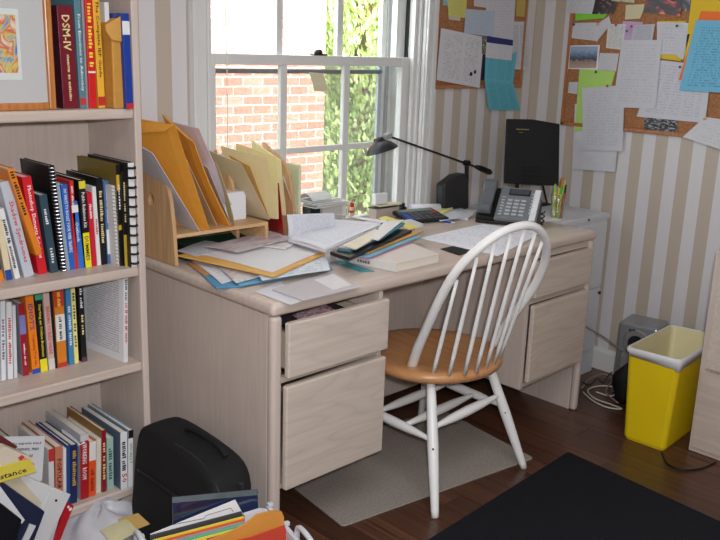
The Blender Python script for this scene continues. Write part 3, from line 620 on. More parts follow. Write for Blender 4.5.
# paper sticking out above the silver and red hardback
sheet('paper_slip', [onY(60, 424, .58), onY(76, 436, .47), onY(86, 443, .425), onY(69, 449, .45)], printed((214, 214, 216), (80, 80, 90), 8, .5, .6), 'loose white leaflet lying on top of the silver and red hardback', 'paper', bend=.003)
# ---- framed picture
pic = thing('framed_picture', 'framed abstract painting in wood on the top shelf', 'picture', (-.55, .43, S1))
py = .425; px1 = onY(57, 106, py)[0]; px0 = px1-.36; pt = S1+.42; fw = .0185
for q in ((px0, px0+fw, S1, pt), (px1-fw, px1, S1, pt), (px0+fw, px1-fw, S1, S1+fw), (px0+fw, px1-fw, pt-fw, pt)):
    MB().box(q[0], q[1], py, py+.018, q[2], q[3]).build('frame_rail', FRAMEW, pic, bevel=.004)
MB().box(px0+fw, px1-fw, py+.010, py+.014, S1+fw, pt-fw).build('mat_board', M((186, 186, 186), .7, .02), pic)
a = onY(24, 80, py); b_ = onY(20.5, 9, py)
MB().box(a[0]-.12, a[0], py+.0085, py+.010, a[2], b_[2]).build('print_border', M((206, 212, 208), .6), pic)
a2 = onY(20, 73, py)
sheet('painting', [(a2[0]-.105, py+.0075, onY(18, 15, py)[2]), (a2[0], py+.0075, onY(18, 15, py)[2]), (a2[0], py+.0075, a2[2]), (a2[0]-.105, py+.0075, a2[2])], photo_mat([(60, 90, 150), (110, 150, 190), (214, 190, 90), (196, 90, 70), (222, 206, 180), (170, 60, 90)], 3, 'abstract_paint'), parent=pic, thick=.0006)

# ================================================================== DESK SORTER
so = thing('desktop_sorter', 'oak desktop file sorter with curved dividers', 'file sorter', (.3, .58, DZ))
def divider(x, curve, hole=False, th_=.012, z0=DZ):
    # curve: (y, z) from front foot up over the back
    poly = [(x, y, z) for y, z in curve]+[(x, .692, curve[-1][1]), (x, .692, z0), (x, curve[0][0], z0)]
    return MB().prism(poly, (th_, 0, 0))
cv = [(.483, .752), (.487, .80), (.492, .875), (.505, .949), (.517, .98), (.531, 1.004), (.557, 1.027), (.590, 1.047), (.64, 1.066), (.692, 1.078)]
hc = onX(151, 199, .0125)
outer = [(.0125, y, z) for y, z in cv]+[(.0125, .692, .752)]
ringc = [(.0125, hc[1]+.017*math.cos(q), hc[2]+.021*math.sin(q)) for q in np.linspace(0, 2*math.pi, 25)[:-1]]
def holed(outer, inner, x, t):
    m = MB(); no_, ni = len(outer), len(inner)
    # join each outer vertex to the nearest part of the hole: triangles between the two rings
    ang = lambda p: math.atan2(p[2]-hc[2], p[1]-hc[1])
    O = sorted(outer, key=ang); I = sorted(inner, key=ang); V = [(x, p[1], p[2]) for p in O+I]+[(x+t, p[1], p[2]) for p in O+I]; F = []; i = j = 0; K = no_+ni
    while i < no_ or j < ni:
        ao = ang(O[(i+1) % no_])+(2*math.pi if i+1 >= no_ else 0); ai = ang(I[(j+1) % ni])+(2*math.pi if j+1 >= ni else 0)
        if j >= ni or (i < no_ and ao < ai): f = (i % no_, (i+1) % no_, no_+j % ni); i += 1
        else: f = (i % no_, no_+(j+1) % ni, no_+j % ni); j += 1
        F.append(f[::-1]); F.append(tuple(q+K for q in f))
    for i in range(no_): F.append((i, (i+1) % no_, (i+1) % no_+K, i+K))
    for j in range(ni): F.append((no_+j, no_+j+K, no_+(j+1) % ni+K, no_+(j+1) % ni))
    return m.add(V, F)
holed(outer, ringc, .0125, .012).build('side_panel', SORT, so)

MB().prism([(.3, min(y+.075, .685), z-.015) for y, z in cv[1:]]+[(.3, .692, 1.06), (.3, .692, .838)], (.012, 0, 0)).build('divider', SORT, so, bevel=.002)
MB().prism([(.505, y+.03 if y < .66 else y, z-.0) for y, z in cv]+[(.505, .692, .752)], (.012, 0, 0)).build('side_panel', SORT, so, bevel=.002)
MB().box(.0245, .372, .487, .692, .834, .846).build('shelf', SORTX, so, bevel=.002)
MB().box(.360, .372, .489, .69, .752, .834).build('divider', SORTX, so)
MB().box(.0245, .505, .684, .692, .752, 1.0).build('back_panel', SORTX, so)
# leaning papers and envelopes; each: front edge head and foot (photo), depth
def leaner(label, cat, name, tpx, bpx, yf, back, mat, thick, bulge=0, group='envelopes and folders standing in the desk sorter', zb=None, n=6):
    A_ = onY(*tpx, yf); B_ = onY(*bpx, yf)
    if B_[2] < .8475: B_ = B_+(A_-B_)*((.8475-B_[2])/(A_[2]-B_[2]))
    if zb: B_ = B_+(A_-B_)*((zb-B_[2])/(A_[2]-B_[2]))
    DV = onY(*back, .682)-A_; DB = np.array((DV[0], DV[1], 0))
    nrm = np.cross(A_-B_, DB); nrm /= np.linalg.norm(nrm)
    vs = []; fs = []; uv = []
    for s, off in ((0, 0), (1, thick)):
        for j in range(n+1):
            for i in range(n+1):
                a, b = i/n, j/n
                p = A_*(1-b)+B_*b+DB*a+np.array((0, 0, (1-b)*DV[2]*a))
                p = p-nrm*(off*(.25+.75*(4*a*(1-a))**.4*(4*(b*.94+.03)*(1-b*.94-.03))**.3))*(-1)+np.array((-bulge*math.sin(b*3.14)*(1 if True else 0), 0, 0))
                vs.append(p)
    K = (n+1)**2
    for s in (0, 1):
        for j in range(n):
            for i in range(n):
                q = [s*K+j*(n+1)+i, s*K+j*(n+1)+i+1, s*K+(j+1)*(n+1)+i+1, s*K+(j+1)*(n+1)+i]; U = [(1-i/n, 1-j/n), (1-(i+1)/n, 1-j/n), (1-(i+1)/n, 1-(j+1)/n), (1-i/n, 1-(j+1)/n)]
                fs.append(tuple(q if s == 0 else q[::-1])); uv.append(U if s == 0 else U[::-1])
    ring = [i for i in range(n+1)]+[j*(n+1)+n for j in range(1, n+1)]+[n*(n+1)+i for i in range(n-1, -1, -1)]+[j*(n+1) for j in range(n-1, 0, -1)]
    for k in range(len(ring)): a, b = ring[k], ring[(k+1) % len(ring)]; fs.append((a, a+K, b+K, b)[::-1]); uv.append(None)
    m = MB(); m.add(vs, fs, uv); o = m.build(name, mat, smooth=False); tag(o, label, cat, group); return o
ENV = M((216, 150, 56), .55, .1, 50, bump=.25); ENV2 = M((226, 156, 60), .5, .1, 30, bump=.4); MAN = M((222, 206, 158), .65, .05); MAN2 = M((206, 190, 158), .65, .05)
CLP = M((206, 206, 214), .3, .03, 20, bump=.2)
leaner('clear plastic sleeve of white papers at the left end of the sorter', 'plastic sleeve', 'plastic_sleeve', (153, 153), (206, 241), .49, (121, 134), CLP, .006)
e = leaner('large orange envelope leaning left in the sorter', 'envelope', 'envelope', (175, 125), (212, 236), .495, (124, 116), ENV, .010)
sheet('flap', [onY(124, 116, .682)+np.array((-.004, 0, 0)), onY(175, 125, .494)+np.array((-.005, 0, 0)), onY(171, 132, .50)+np.array((-.010, .02, 0)), onY(136, 133, .66)+np.array((-.016, 0, 0))], M((226, 160, 66), .55, .1, 50), parent=e)
leaner('beige envelope behind the large orange one', 'envelope', 'envelope', (187, 160), (220, 231), .52, (165, 150), M((200, 172, 138), .6, .08, 30), .006)
leaner('crumpled orange padded envelope, second orange one in the sorter', 'envelope', 'envelope', (194, 141.5), (234, 233), .497, (163, 114), ENV2, .012, bulge=.008)
leaner('pink-white plastic mailing bag sticking up behind the orange envelopes', 'mailing bag', 'mailing_bag', (199, 128), (232, 205), .53, (170, 121), M((224, 208, 214), .3, .05, 20, bump=.5), .006)
leaner('white sheets tucked before the cream folder', 'papers', 'papers', (208, 168), (232, 226), .51, (196, 160), PAPER, .003)
leaner('cream folder with white sheets left of the white block', 'folder', 'folder', (217, 164), (237, 231), .50, (203, 157), MAN, .003, bulge=-.006)
leaner('grey-beige envelope leaning in the middle of the sorter', 'envelope', 'envelope', (241, 163), (273, 226), .50, (206, 149), MAN2, .004)
leaner('manila envelope edge behind the grey-beige one', 'envelope', 'envelope', (250, 166), (272, 224), .52, (225, 152), M((228, 184, 110), .6, .06), .004)
leaner('manila folder with a printed tab in the sorter', 'folder', 'folder', (268, 158), (278, 227), .497, (221, 146), MAN, .003)
leaner('foremost cream manila folder standing upright', 'folder', 'folder', (277, 157), (279, 227), .495, (236, 143), M((230, 218, 160), .65, .05), .003)
leaner('cream folder pile rising highest at the back of the sorter', 'folder', 'folder', (281, 160), (285, 200), .56, (252, 140), M((232, 222, 168), .65, .05), .012, zb=.84)
leaner('white papers sloping down behind the red folder', 'papers', 'papers', (284, 180), (298, 217), .53, (283, 166), PAPER, .004, zb=.8475)
r_ = leaner('red folder standing below the manila folders', 'folder', 'folder', (279, 183), (284, 236), .485, (262, 184), M((178, 20, 40), .4, .05), .005, zb=.7525)
cub = MB().box(*[0]*6) if 0 else None
wb = onY(227, 190, .56); wb2 = onY(246, 227, .515)
MB().box(onY(225, 190, .565)[0], onY(246, 191, .565)[0], .565, .65, .8465, onY(246, 191, .565)[2]).build('note_cube', M((226, 228, 236), .6, .01), bevel=.001, label='white block of note paper in the middle of the sorter', c='note block')
# folders lying on the sorter's lower level
MB().box(.07, .36, .51, .68, .753, .765).build('folder', M((30, 30, 34), .5), bevel=.001, label='flat black folder pushed under the sorter shelf', c='folder')
sheet('folder', [(.10, .66, .786), (.36, .64, .786), (.345, .44, .772), (.12, .46, .772)], M((24, 66, 50), .5), 'dark green folder sticking out under the sorter shelf', 'folder')
sheet('papers', [(.06, .55, .782), (.2, .6, .785), (.26, .46, .778), (.08, .42, .775)], printed((196, 198, 206), (110, 110, 120), 12, .45, .6), 'printed grey sheets sticking out at the left of the sorter', 'papers', ripple=.003)
# box files right of the sorter
bx = MB(); bx.frame((.555, .55, DZ), (1, 0, 0), (0, 1, 0), (0, 0, 1), .010, .13, .262); bx.build('file_box', M((208, 214, 178), .5, .03), bevel=.004, label='pale green upright folder at the right end of the sorter', c='folder')
MB().box(.527, .54, .575, .69, DZ, .985).build('papers', M((206, 190, 160), .6), bevel=.001, label='beige papers between the sorter and the pale green folder', c='papers')
# window-side paper stack on black box
wx0, wx1 = onY(306.5, 210, .625)[0], onY(340, 210, .625)[0]; wz = onY(323, 206.5, .60)[2]
MB().box(wx0, wx0+.045, .60, .65, DZ, wz).build('black_box', BLACK, bevel=.003, label='small black box supporting papers by the window', c='box')
MB().box(wx0+.055, wx1-.01, .60, .65, DZ, wz-.006).build('card_box', M((196, 190, 186), .6), bevel=.003, label='small grey box beside the black one by the window', c='box')
for i in range(6):
    zz = wz+.002+i*.0052; dx, dy = random.uniform(-.012, .012), random.uniform(-.008, .008); r_x = (0, .01, -.01, -.02, -.03, -.07)[i]
    sheet('paper', [(wx0+dx, .66+dy, zz), (wx1+dx+r_x, .66+dy, zz+.001), (wx1+dx+r_x, .585+dy, zz), (wx0+dx, .58+dy, zz)], M((218-4*(i % 2), 216, 214), .7), 'sheet in the stack of white papers by the window, %s' % ('lowest', 'second lowest', 'third from the bottom', 'third from the top', 'second from the top', 'topmost, curled up')[i], 'paper', 'papers stacked by the window', thick=.0035, bend=.0 if i < 5 else .022)

# ================================================================== PAPERS ON DESK
def dsheet(name, px, z, mat, label, cat='paper', dz=None, **k):
    zz = dz or [0]*4
    return sheet(name, [onZ(u, v, z+d) for (u, v), d in zip(px, zz)], mat, label, cat, **k)
def slab(name, px, z0, z1, mat, label, cat, bevel=.001, **k):
    P_ = [onZ(u, v, z1) for u, v in px]; P_ = [np.array((p[0], p[1], z0)) for p in P_]
    o = MB().prism(P_, (0, 0, z1-z0)).build(name, mat, bevel=bevel); tag(o, label, cat); return o
dsheet('paper', [(255, 292), (280, 281), (303, 301), (290, 305)], .7515, M((206, 206, 214), .5, .02), 'translucent sheet under the grey leaflet at the desk corner')
slab('booklet', [(272, 289), (331, 271.5), (361, 286.5), (303, 300)], .7525, .7565, printed((190, 186, 190), (130, 130, 140), 10, .5, .5), 'grey booklet lying on the front edge of the desk', 'booklet')
sheet('booklet_sticker', [onZ(314, 280, .757), onZ(333, 274, .757), onZ(352, 285, .757), onZ(333, 290, .757)], M((216, 216, 218), .5), 'white sheet partly covering the grey booklet', 'paper')
slab('folder', [(186, 259), (226, 262), (243, 286), (216, 288)], .7512, .7545, M((66, 138, 178), .5), 'blue folder at the bottom of the left paper pile', 'folder')
dsheet('envelope', [(186, 262), (215, 262), (226, 272), (205, 276)], .7555, M((196, 140, 90), .6), 'brown envelope corner at the left of the paper pile', 'envelope')
slab('folder', [(225, 262), (318, 255), (333, 268), (239, 286)], .755, .758, M((86, 156, 190), .5), 'light blue folder at the bottom right of the paper pile', 'folder')
dsheet('paper', [(192, 260), (236, 248), (275, 268), (222, 283)], .7585, printed((214, 214, 220), (140, 140, 150), 10, .5, .5), 'rumpled white sheet above the left blue folder', ripple=.003)
dsheet('paper', [(205, 255), (262, 245), (318, 262), (236, 282)], .764, photo_mat([(200, 190, 190), (220, 218, 220), (186, 170, 168), (226, 226, 230)], 4), 'glossy leaflet with pale pictures in the paper pile', ripple=.004)
dsheet('paper', [(250, 262), (325, 248), (330, 270), (262, 280)], .769, printed((216, 222, 230), (90, 150, 180), 8, .5, .6), 'white sheet with blue print hanging over at the right of the pile', ripple=.002)
slab('envelope', [(177.5, 255), (262, 238), (332, 250.5), (274, 276)], .772, .777, M((224, 172, 92), .6, .06), 'large manila envelope on the left paper pile', 'envelope')
dsheet('paper', [(195, 252), (262, 236), (322, 251), (272, 272)], .779, PAPER, 'blank white sheet on the manila envelope', ripple=.0015)
slab('card', [(253, 244.5), (278, 236), (302, 239), (286, 248.5)], .7825, .786, M((226, 222, 222), .5), 'white card with grey border on the blank sheet', 'card')
dsheet('leaflet', [(248, 244), (262, 240), (274, 239), (262, 243)], .7885, M((176, 40, 60), .5), 'small red slip between the white sheets', 'leaflet')
dsheet('paper', [(204, 246), (270, 231), (296, 238), (238, 252)], .791, photo_mat([(206, 200, 204), (222, 218, 222), (200, 170, 176), (224, 224, 228)], 3), 'white sheet with faint pink marks near the sorter', ripple=.0015)
# raised pile of pads in the middle
slab('paper_stack', [(283, 236), (345, 222), (388, 221), (330, 252)], .752, .789, M((206, 204, 204), .7, .06, 200), 'thick stack of papers in the middle of the desk', 'paper stack')
sheet('paper', [onY(287.5, 214.5, .46), onY(334, 213, .46), onY(336, 232, .45), onY(289, 237, .44)], printed((220, 222, 230), (140, 140, 160), 12, .45, .5), 'printed sheet standing up behind the middle stack', 'paper', ripple=.003)
slab('note_pad', [(288, 239), (318, 218.5), (389, 223), (326, 250)], .7905, .800, M((214, 214, 220), .6, .04, 150), 'thick writing pad on top of the middle stack', 'note pad')
dsheet('paper', [(290, 238), (319, 218.5), (386, 222.5), (324, 248.5)], .803, printed((228, 229, 236), (150, 155, 190), 22, .42, .5), 'handwritten sheet covering the writing pad', ripple=.002)
dsheet('paper', [(334, 214), (352, 216), (398, 222), (386, 224)], .806, M((228, 228, 232), .7), 'narrow white sheet at the back right of the writing pad')
MB().tube([onZ(382, 224, .811), onZ(388, 221.5, .811)], .004, 8).build('clip', BLACK, label='black clip at the right corner of the writing pad', c='clip')
# right pile: book with white slipcase, folders
bk1 = thing('book', 'thick white paperback lying at the bottom of the folder pile', 'book', (.55, .1, DZ))
q = [onZ(396, 272.5, DZ), onZ(439, 262.5, DZ), onZ(388, 241, DZ), onZ(334, 259, DZ)]
MB().prism([p+np.array((0, 0, .001)) for p in q], (0, 0, .002)).build('cover', M((218, 214, 208), .5), bk1)
ce = (q[0]+q[1]+q[2]+q[3])/4
MB().prism([p*.985+ce*.015+np.array((0, 0, .003)) for p in q], (0, 0, .022)).build('pages', M((222, 214, 200), .8, .1, 400), bk1)
MB().prism([p+np.array((0, 0, .0252)) for p in q], (0, 0, .002)).build('cover', M((214, 206, 200), .5), bk1)
spv = q[3]-q[0]; MB().prism([q[0]+np.array((0, 0, .001)), q[3]+np.array((0, 0, .001)), q[3]+np.array((0, 0, .0272)), q[0]+np.array((0, 0, .0272))], np.cross(spv/np.linalg.norm(spv), (0, 0, 1))*-.002).build('spine', M((216, 214, 212), .5), bk1)
dirn = -spv/np.linalg.norm(spv); nrm = np.cross(dirn, (0, 0, 1.))
text('Needs', M((110, 110, 114), .6), bk1, q[0]*.5+q[3]*.5+np.array((0, 0, .014))+nrm*.003, dirn, (0, 0, 1), .05, .010)
slab('leaflet', [(333, 262), (345, 261), (375, 271), (360, 271.5)], .7505, .7525, M((70, 150, 160), .5), 'teal leaflet poking out under the white paperback', 'leaflet')
def pile(label, name, px, z, mat, th_=.003, cat='folder', tilt=0):
    P_ = [onZ(u, v, z) for u, v in px]; P_[1] = P_[1]+np.array((0, 0, tilt)); P_[2] = P_[2]+np.array((0, 0, tilt))
    o = MB().prism(P_, (0, 0, th_)).build(name, mat, bevel=.0006); tag(o, label, cat); return o
pile('pink paper sticking out above the white paperback', 'paper', [(352, 256), (405, 239), (414, 242), (368, 260)], .7785, M((208, 130, 166), .6), .002, 'paper')
pile('pale blue folder above the pink paper', 'folder', [(345, 256), (405, 233), (421, 237), (370, 258)], .782, M((120, 176, 196), .6), .003)
pile('orange folder above the pale blue one', 'folder', [(340, 252), (400, 232), (424, 231.5), (368, 254)], .787, M((214, 160, 90), .6), .003)
pile('black binder in the slanted folder pile', 'binder', [(330, 255), (388, 231), (412, 233), (349, 261)], .789, M((20, 22, 28), .35), .011, 'binder')
pile('dark teal folder on the black binder', 'folder', [(337, 251), (380, 231), (400, 230), (350, 253)], .8005, M((28, 84, 96), .4), .004)
pile('silver grey magazine on the dark teal folder', 'magazine', [(338, 248), (384, 228), (404, 226), (356, 250)], .805, M((170, 176, 184), .4), .003, 'magazine')
pile('cream booklet slanting on the folder pile', 'booklet', [(342, 246), (375, 230), (385, 233), (356, 250)], .8095, M((222, 216, 196), .6), .003, 'booklet')
pile('teal brochure near the top of the folder pile', 'brochure', [(372, 238), (398, 222), (405, 224), (380, 241)], .8105, M((40, 120, 140), .4), .003, 'brochure')
pile('white folded sheet on top of the folder pile', 'paper', [(370, 239), (384, 222), (404, 220), (378, 241)], .8145, M((224, 222, 218), .6), .002, 'paper')
dsheet('paper', [(378, 218), (386, 216), (421, 227), (410, 229)], .790, M((226, 216, 120), .6), 'pale yellow sheet between folder pile and calculator', ripple=.002)
pile('white sheet below the calculator beside the yellow one', 'paper', [(395, 225), (410, 222), (424, 227), (415, 231)], .775, M((204, 204, 206), .6), .012, 'paper')
# desk pad
dsheet('desk_pad', [(440, 249), (466, 243), (478, 250), (459, 255.5)], .7512, BLACK, 'black corner of the desk blotter under the large white sheet', 'desk pad')
dsheet('paper', [(419, 238), (483, 224), (543, 232), (498, 256)], .7526, printed((226, 227, 234), (150, 152, 170), 14, .5, .5, 3), 'large white planner sheet on the right half of the desk', ripple=.0008)
# box, ink, tube, calculator, post-its, roll
tA, tL, tR = onZ(376, 222, DZ), onZ(354.5, 217.2, DZ), onZ(399, 218.5, DZ); tK = tL+(tR-tA)*.8; tK[1] = min(tK[1], .66); tL[1] = min(tL[1], .655)
tb = thing('tan_box', 'low tan cardboard box by the window covered with note paper', 'box', tuple((tA+tK)/2))
TB = [tA, tR, tK, tL]
MB().prism(TB, (0, 0, .050)).build('body', M((176, 164, 152), .6, .04), tb, bevel=.003)
tc_ = sum(TB)/4; MB().prism([p*1.02-tc_*.02+np.array((0, 0, .050)) for p in TB], (0, 0, .003)).build('lid_edge', M((60, 56, 52), .6), tb)
H = lambda a, b, z: tA+(tR-tA)*a+(tL-tA)*b+np.array((0, 0, z))
sheet('note', [H(.2, 1.0, .060), H(.95, .9, .061), H(1.1, .0, .060), H(.15, .05, .060)], M((214, 208, 176), .6), 'pale yellow note pad lying on the tan box', 'note', thick=.007)
MB().prism([H(.05, .25, .065), H(.55, .25, .065), H(.55, .75, .065), H(.05, .75, .065)], (0, 0, .042)).build('acrylic_holder', M((226, 230, 232), .15, .02), bevel=.003, label='clear card holder standing on the tan box', c='holder')
tu = thing('lip_balm', 'small tube with red dots standing by the window', 'tube', tuple(onZ(351.5, 217, DZ)))
tb0 = onZ(351.5, 217, DZ); MB().tube([tb0+np.array((0, 0, .0005)), tb0+np.array((0, 0, .042))], .009, 14).build('barrel', M((220, 190, 160), .4), tu, smooth=True)
MB().tube([tb0+np.array((0, 0, .042)), tb0+np.array((0, 0, .058))], .0095, 14).build('cap', M((190, 40, 40), .35), tu, smooth=True)
MB().tube([tb0+np.array((0, 0, .018)), tb0+np.array((0, 0, .028))], .0094, 14).build('band', M((200, 50, 44), .35), tu, smooth=True)
ik = onZ(401.5, 213, DZ); it = thing('ink_bottle', 'small black ink bottle behind the calculator', 'bottle', tuple(ik)); MB().box(ik[0]-.017, ik[0]+.017, ik[1]-.014, ik[1]+.014, DZ, DZ+.027).build('body', BLACK, it, bevel=.004); MB().tube([ik+np.array((0, 0, .027)), ik+np.array((0, 0, .042))], .013, 16).build('cap', BLK2, it)
# calculator
ca = thing('calculator', 'black desk calculator with blue and red keys', 'calculator', tuple(onZ(421, 218, DZ)))
c2, c3 = onZ(446, 221.5, DZ), onZ(408.5, 225, DZ)
cu_ = (c2-c3)/np.linalg.norm(c2-c3); cv_ = np.cross((0, 0, 1), cu_); wC, dC = .195, .13; c3 = c3+cu_*.0
tl = .16; cvt = cv_*math.cos(tl)+np.array((0, 0, math.sin(tl))); cn = np.cross(cu_, cvt)
MB().frame(c3+np.array((0, 0, .001)), cu_, cvt, cn, wC, dC, .014).build('body', BLK2, ca, bevel=.004)
MB().frame(c3+cu_*.012+cvt*.095+cn*.0145, cu_, cvt, cn, wC-.024, .026, .002).build('display', M((120, 134, 124), .2), ca)
for r in range(4):
    for c in range(6):
        mt = M((50, 90, 190), .4) if c == 0 else (M((206, 50, 50), .4) if (c == 5 and r == 3) else M((84, 86, 92), .4))
        MB().frame(c3+cu_*(.014+c*.029)+cvt*(.01+r*.019)+cn*.014, cu_, cvt, cn, .019, .013, .004).build('key', mt, ca)
slab('papers', [(402, 211), (440, 207.5), (477, 210), (468, 218.5)], .7505, .758, M((220, 220, 226), .7, .04), 'loose white papers under the lamp', 'papers')
dsheet('paper', [(428, 209), (462, 208), (474, 216), (440, 221)], .760, M((206, 208, 214), .6), 'grey-white sheet beneath the sticky notes', ripple=.002)
ra, rb_ = onY(411, 203.5, .635), onY(440, 201.5, .58); ra[2] = rb_[2] = .7755
MB().tube([ra, ra*.5+rb_*.5, rb_], .0155, 20, cap=False).build('paper_roll', printed((226, 226, 232), (190, 190, 200), 10, .5, .3), smooth=True, solid=.003, label='rolled sheet of white paper under the desk lamp', c='paper roll')
slab('sticky_notes', [(427, 210), (438, 204), (453, 207.5), (443, 213)], .7615, .770, M((226, 222, 150), .6), 'yellow sticky note pad under the lamp', 'sticky notes')
a, b_ = onZ(443, 221, .755), onZ(455, 223, .755)
pn = thing('pen', 'short blue pen beside the calculator', 'pen', tuple(a)); MB().tube([a, a*.3+b_*.7], .004, 8).build('barrel', M((50, 80, 190), .3), pn); MB().tube([a*.3+b_*.7, b_], [.004, .001], 8).build('tip', M((220, 220, 225), .3), pn)
# ------------------------------------------------------------------ lamp
la = thing('desk_lamp', 'black adjustable desk lamp with a long counterweighted arm', 'lamp', (1.48, .61, DZ))
yl = .60; L_ = lambda u, v, y=yl: onY(u, v, y)
base_px = [(440, 208), (440, 184), (452.5, 174.5), (461, 172.5), (465, 180), (465, 207)]
zf = DZ+.0015
P_ = [L_(u, v) for u, v in base_px]; P_ = [np.array((p[0], yl, max(p[2], zf))) for p in P_]; P_[0][2] = P_[-1][2] = zf
MB().prism([p+np.array((0, -.025, 0)) for p in P_], (0, .05, 0)).build('base', BLK2, la, bevel=.010, seg=3)
MB().tube([L_(463, 184), L_(466.5, 181)], .011, 12).build('bracket', BLACK, la)
MB().tube([L_(466.8, 183), L_(466.8, 163)], .009, 12).build('post', BLACK, la)
MB().tube([L_(466.8, 163)+np.array((0, -.012, .0)), L_(466.8, 163)+np.array((0, .012, 0))], .012, 14).build('pivot', BLACK, la)
hd = onY(391, 137, .56)
MB().tube([hd, L_(478, 167.5)], .0042, 10).build('arm', BLACK, la, smooth=True)
MB().tube([L_(476, 166.5), L_(480, 168), L_(489, 171.8), L_(491, 172.6)], [.007, .012, .013, .008], 14).build('counterweight', BLACK, la, smooth=True)
c_ = onY(381, 147, .55); ax_ = np.array((-.24, .22, 1)); ax_ /= np.linalg.norm(ax_)
prof = [(.0625, -.014), (.0605, -.0125), (.055, -.004), (.042, .010), (.028, .018), (.020, .024), (.017, .034), (.010, .036)]
MB().tube([c_+ax_*h for r, h in prof], [r for r, h in prof], 28, cap=False).build('lamp_shade', BLK2, la, smooth=True, solid=.0015)
MB().tube([c_-ax_*.004, c_-ax_*.003], .05, 24).build('diffuser', M((180, 180, 176), .4), la)
kb = onY(388, 136.5, .56); MB().frame(kb-np.array((.012, .012, .012)), (.94, 0, .34), (0, 1, 0), (-.34, 0, .94), .03, .024, .02).build('switch_housing', M((150, 152, 156), .3), la, bevel=.003)
# ------------------------------------------------------------------ phone
ph = thing('desk_phone', 'grey and black office telephone with many keys', 'telephone', (1.45, .32, DZ))
F0 = onZ(475, 222.5, DZ); pu = onZ(545.5, 229.5, DZ)[:2]-F0[:2]; pw_ = .240; pu = np.array((*(pu/np.linalg.norm(pu)), 0)); pb = np.array((-pu[1], pu[0], 0))
F0[2] = DZ+.001
TL = .64; pv = pb*math.cos(TL)+np.array((0, 0, math.sin(TL))); pn_ = np.cross(pu, pv); dP = .176
GR = M((112, 116, 120), .35, .04); 
# wedge foot
MB().prism([F0, F0+pb*.125, F0+pb*.125+np.array((0, 0, .095)), F0+np.array((0, 0, .012))], pu*pw_).build('foot', BLACK, ph, bevel=.004)
PB = F0+np.array((0, 0, .012))
MB().frame(PB, pu, pv, pn_, pw_*.30, dP*.98, .014).build('handset_cradle', BLACK, ph, bevel=.005)
MB().frame(PB+pu*pw_*.305, pu, pv, pn_, pw_*.695, dP, .020).build('body', GR, ph, bevel=.006)
hs = MB(); hb = PB+pu*.004+pn_*.015
hs.prism([hb+pv*a+pn_*h for a, h in ((.018, .0), (.018, .028), (.035, .036), (.06, .026), (.13, .028), (.158, .040), (.182, .038), (.190, .022), (.186, .0), (.155, .0), (.14, .010), (.06, .010), (.05, 0))], pu*.055)
hs.build('handset', M((92, 95, 99), .28, .04), ph, bevel=.008, seg=3)
BT = PB+pn_*.0205; X0 = pw_*.34
MB().frame(BT+pu*(X0+.028)+pv*.130, pu, pv, pn_, .085, .034, .002).build('display_bezel', BLACK, ph, bevel=.002)
MB().frame(BT+pu*(X0+.034)+pv*.135+pn_*.0022, pu, pv, pn_, .073, .024, .001).build('display', M((70, 74, 82), .2), ph)
KEY = M((176, 178, 182), .4)
for r in range(5):
    for c in range(3): MB().frame(BT+pu*(X0+.030+c*.027)+pv*(.020+r*.019), pu, pv, pn_, .019, .009, .003).build('key', KEY, ph)
for r in range(7):
    MB().frame(BT+pu*(X0+.006)+pv*(.018+r*.0155), pu, pv, pn_, .013, .006, .003).build('key', KEY, ph)
    MB().frame(BT+pu*(X0+.122)+pv*(.036+r*.017), pu, pv, pn_, .013, .006, .003).build('key', KEY, ph)
MB().frame(BT+pu*(pw_-.030), pu, pv, pn_, .024, dP-.008, .0015).build('line_key_strip', M((206, 206, 208), .4), ph)
for r in range(14): MB().frame(BT+pu*(pw_-.028)+pv*(.004+r*.0118)+pn_*.0016, pu, pv, pn_, .020, .008, .0015).build('line_key', M((226, 226, 226), .4), ph)
ac = F0+pu*(pw_+.014)+pb*.07
MB().tube([ac+np.array((.006*math.cos(q*2), .006*math.sin(q*2), q*.006+.002)) for q in np.linspace(0, 9, 40)], .003, 6).build('coiled_cord', BLACK, ph, smooth=True)
# ------------------------------------------------------------------ black upright panel
bpn = thing('display_panel', 'upright black panel with small gold lettering on a thin stand', 'panel', (1.83, .45, .741))
q = [onY(508.5, 119, .47), onY(534, 119.5, .465), onY(560, 124, .46), onY(559, 186, .46), onY(506, 183.5, .47)]
MB().prism(q, (0, .014, 0)).build('panel', M((24, 24, 27), .6, .15, 200), bpn, bevel=.004)
for j in range(6):
    a, b_ = onY(523.5, 167+j*3.4, .458), onY(543, 168.2+j*3.4, .458); MB().tube([a, b_], .0016, 5).build('vent_slat', M((14, 14, 15), .4), bpn)
for (u0, u1, v, r) in ((516.5, 529, 129.2, .0035), (519, 523, 132.2, .0018)):
    a, b_ = onY(u0, v, .459), onY(u1, v+.4, .459); MB().tube([a, b_], r*.6, 4).build('gold_mark', M((176, 150, 80), .4), bpn)
f1, f2 = onY(543, 186, .466), onY(546.5, 214, .466); f2[2] = .7415
MB().tube([f1, f2], .0045, 8).build('leg', BLACK, bpn)
f3 = onY(517, 184, .475); MB().tube([f3, np.array((f3[0]+.01, .475, .7415))], .009, 8).build('leg', BLACK, bpn)
MB().box(f3[0]-.02, f2[0]+.02, .455, .50, .7405, .747).build('foot_plate', BLACK, bpn, bevel=.002)

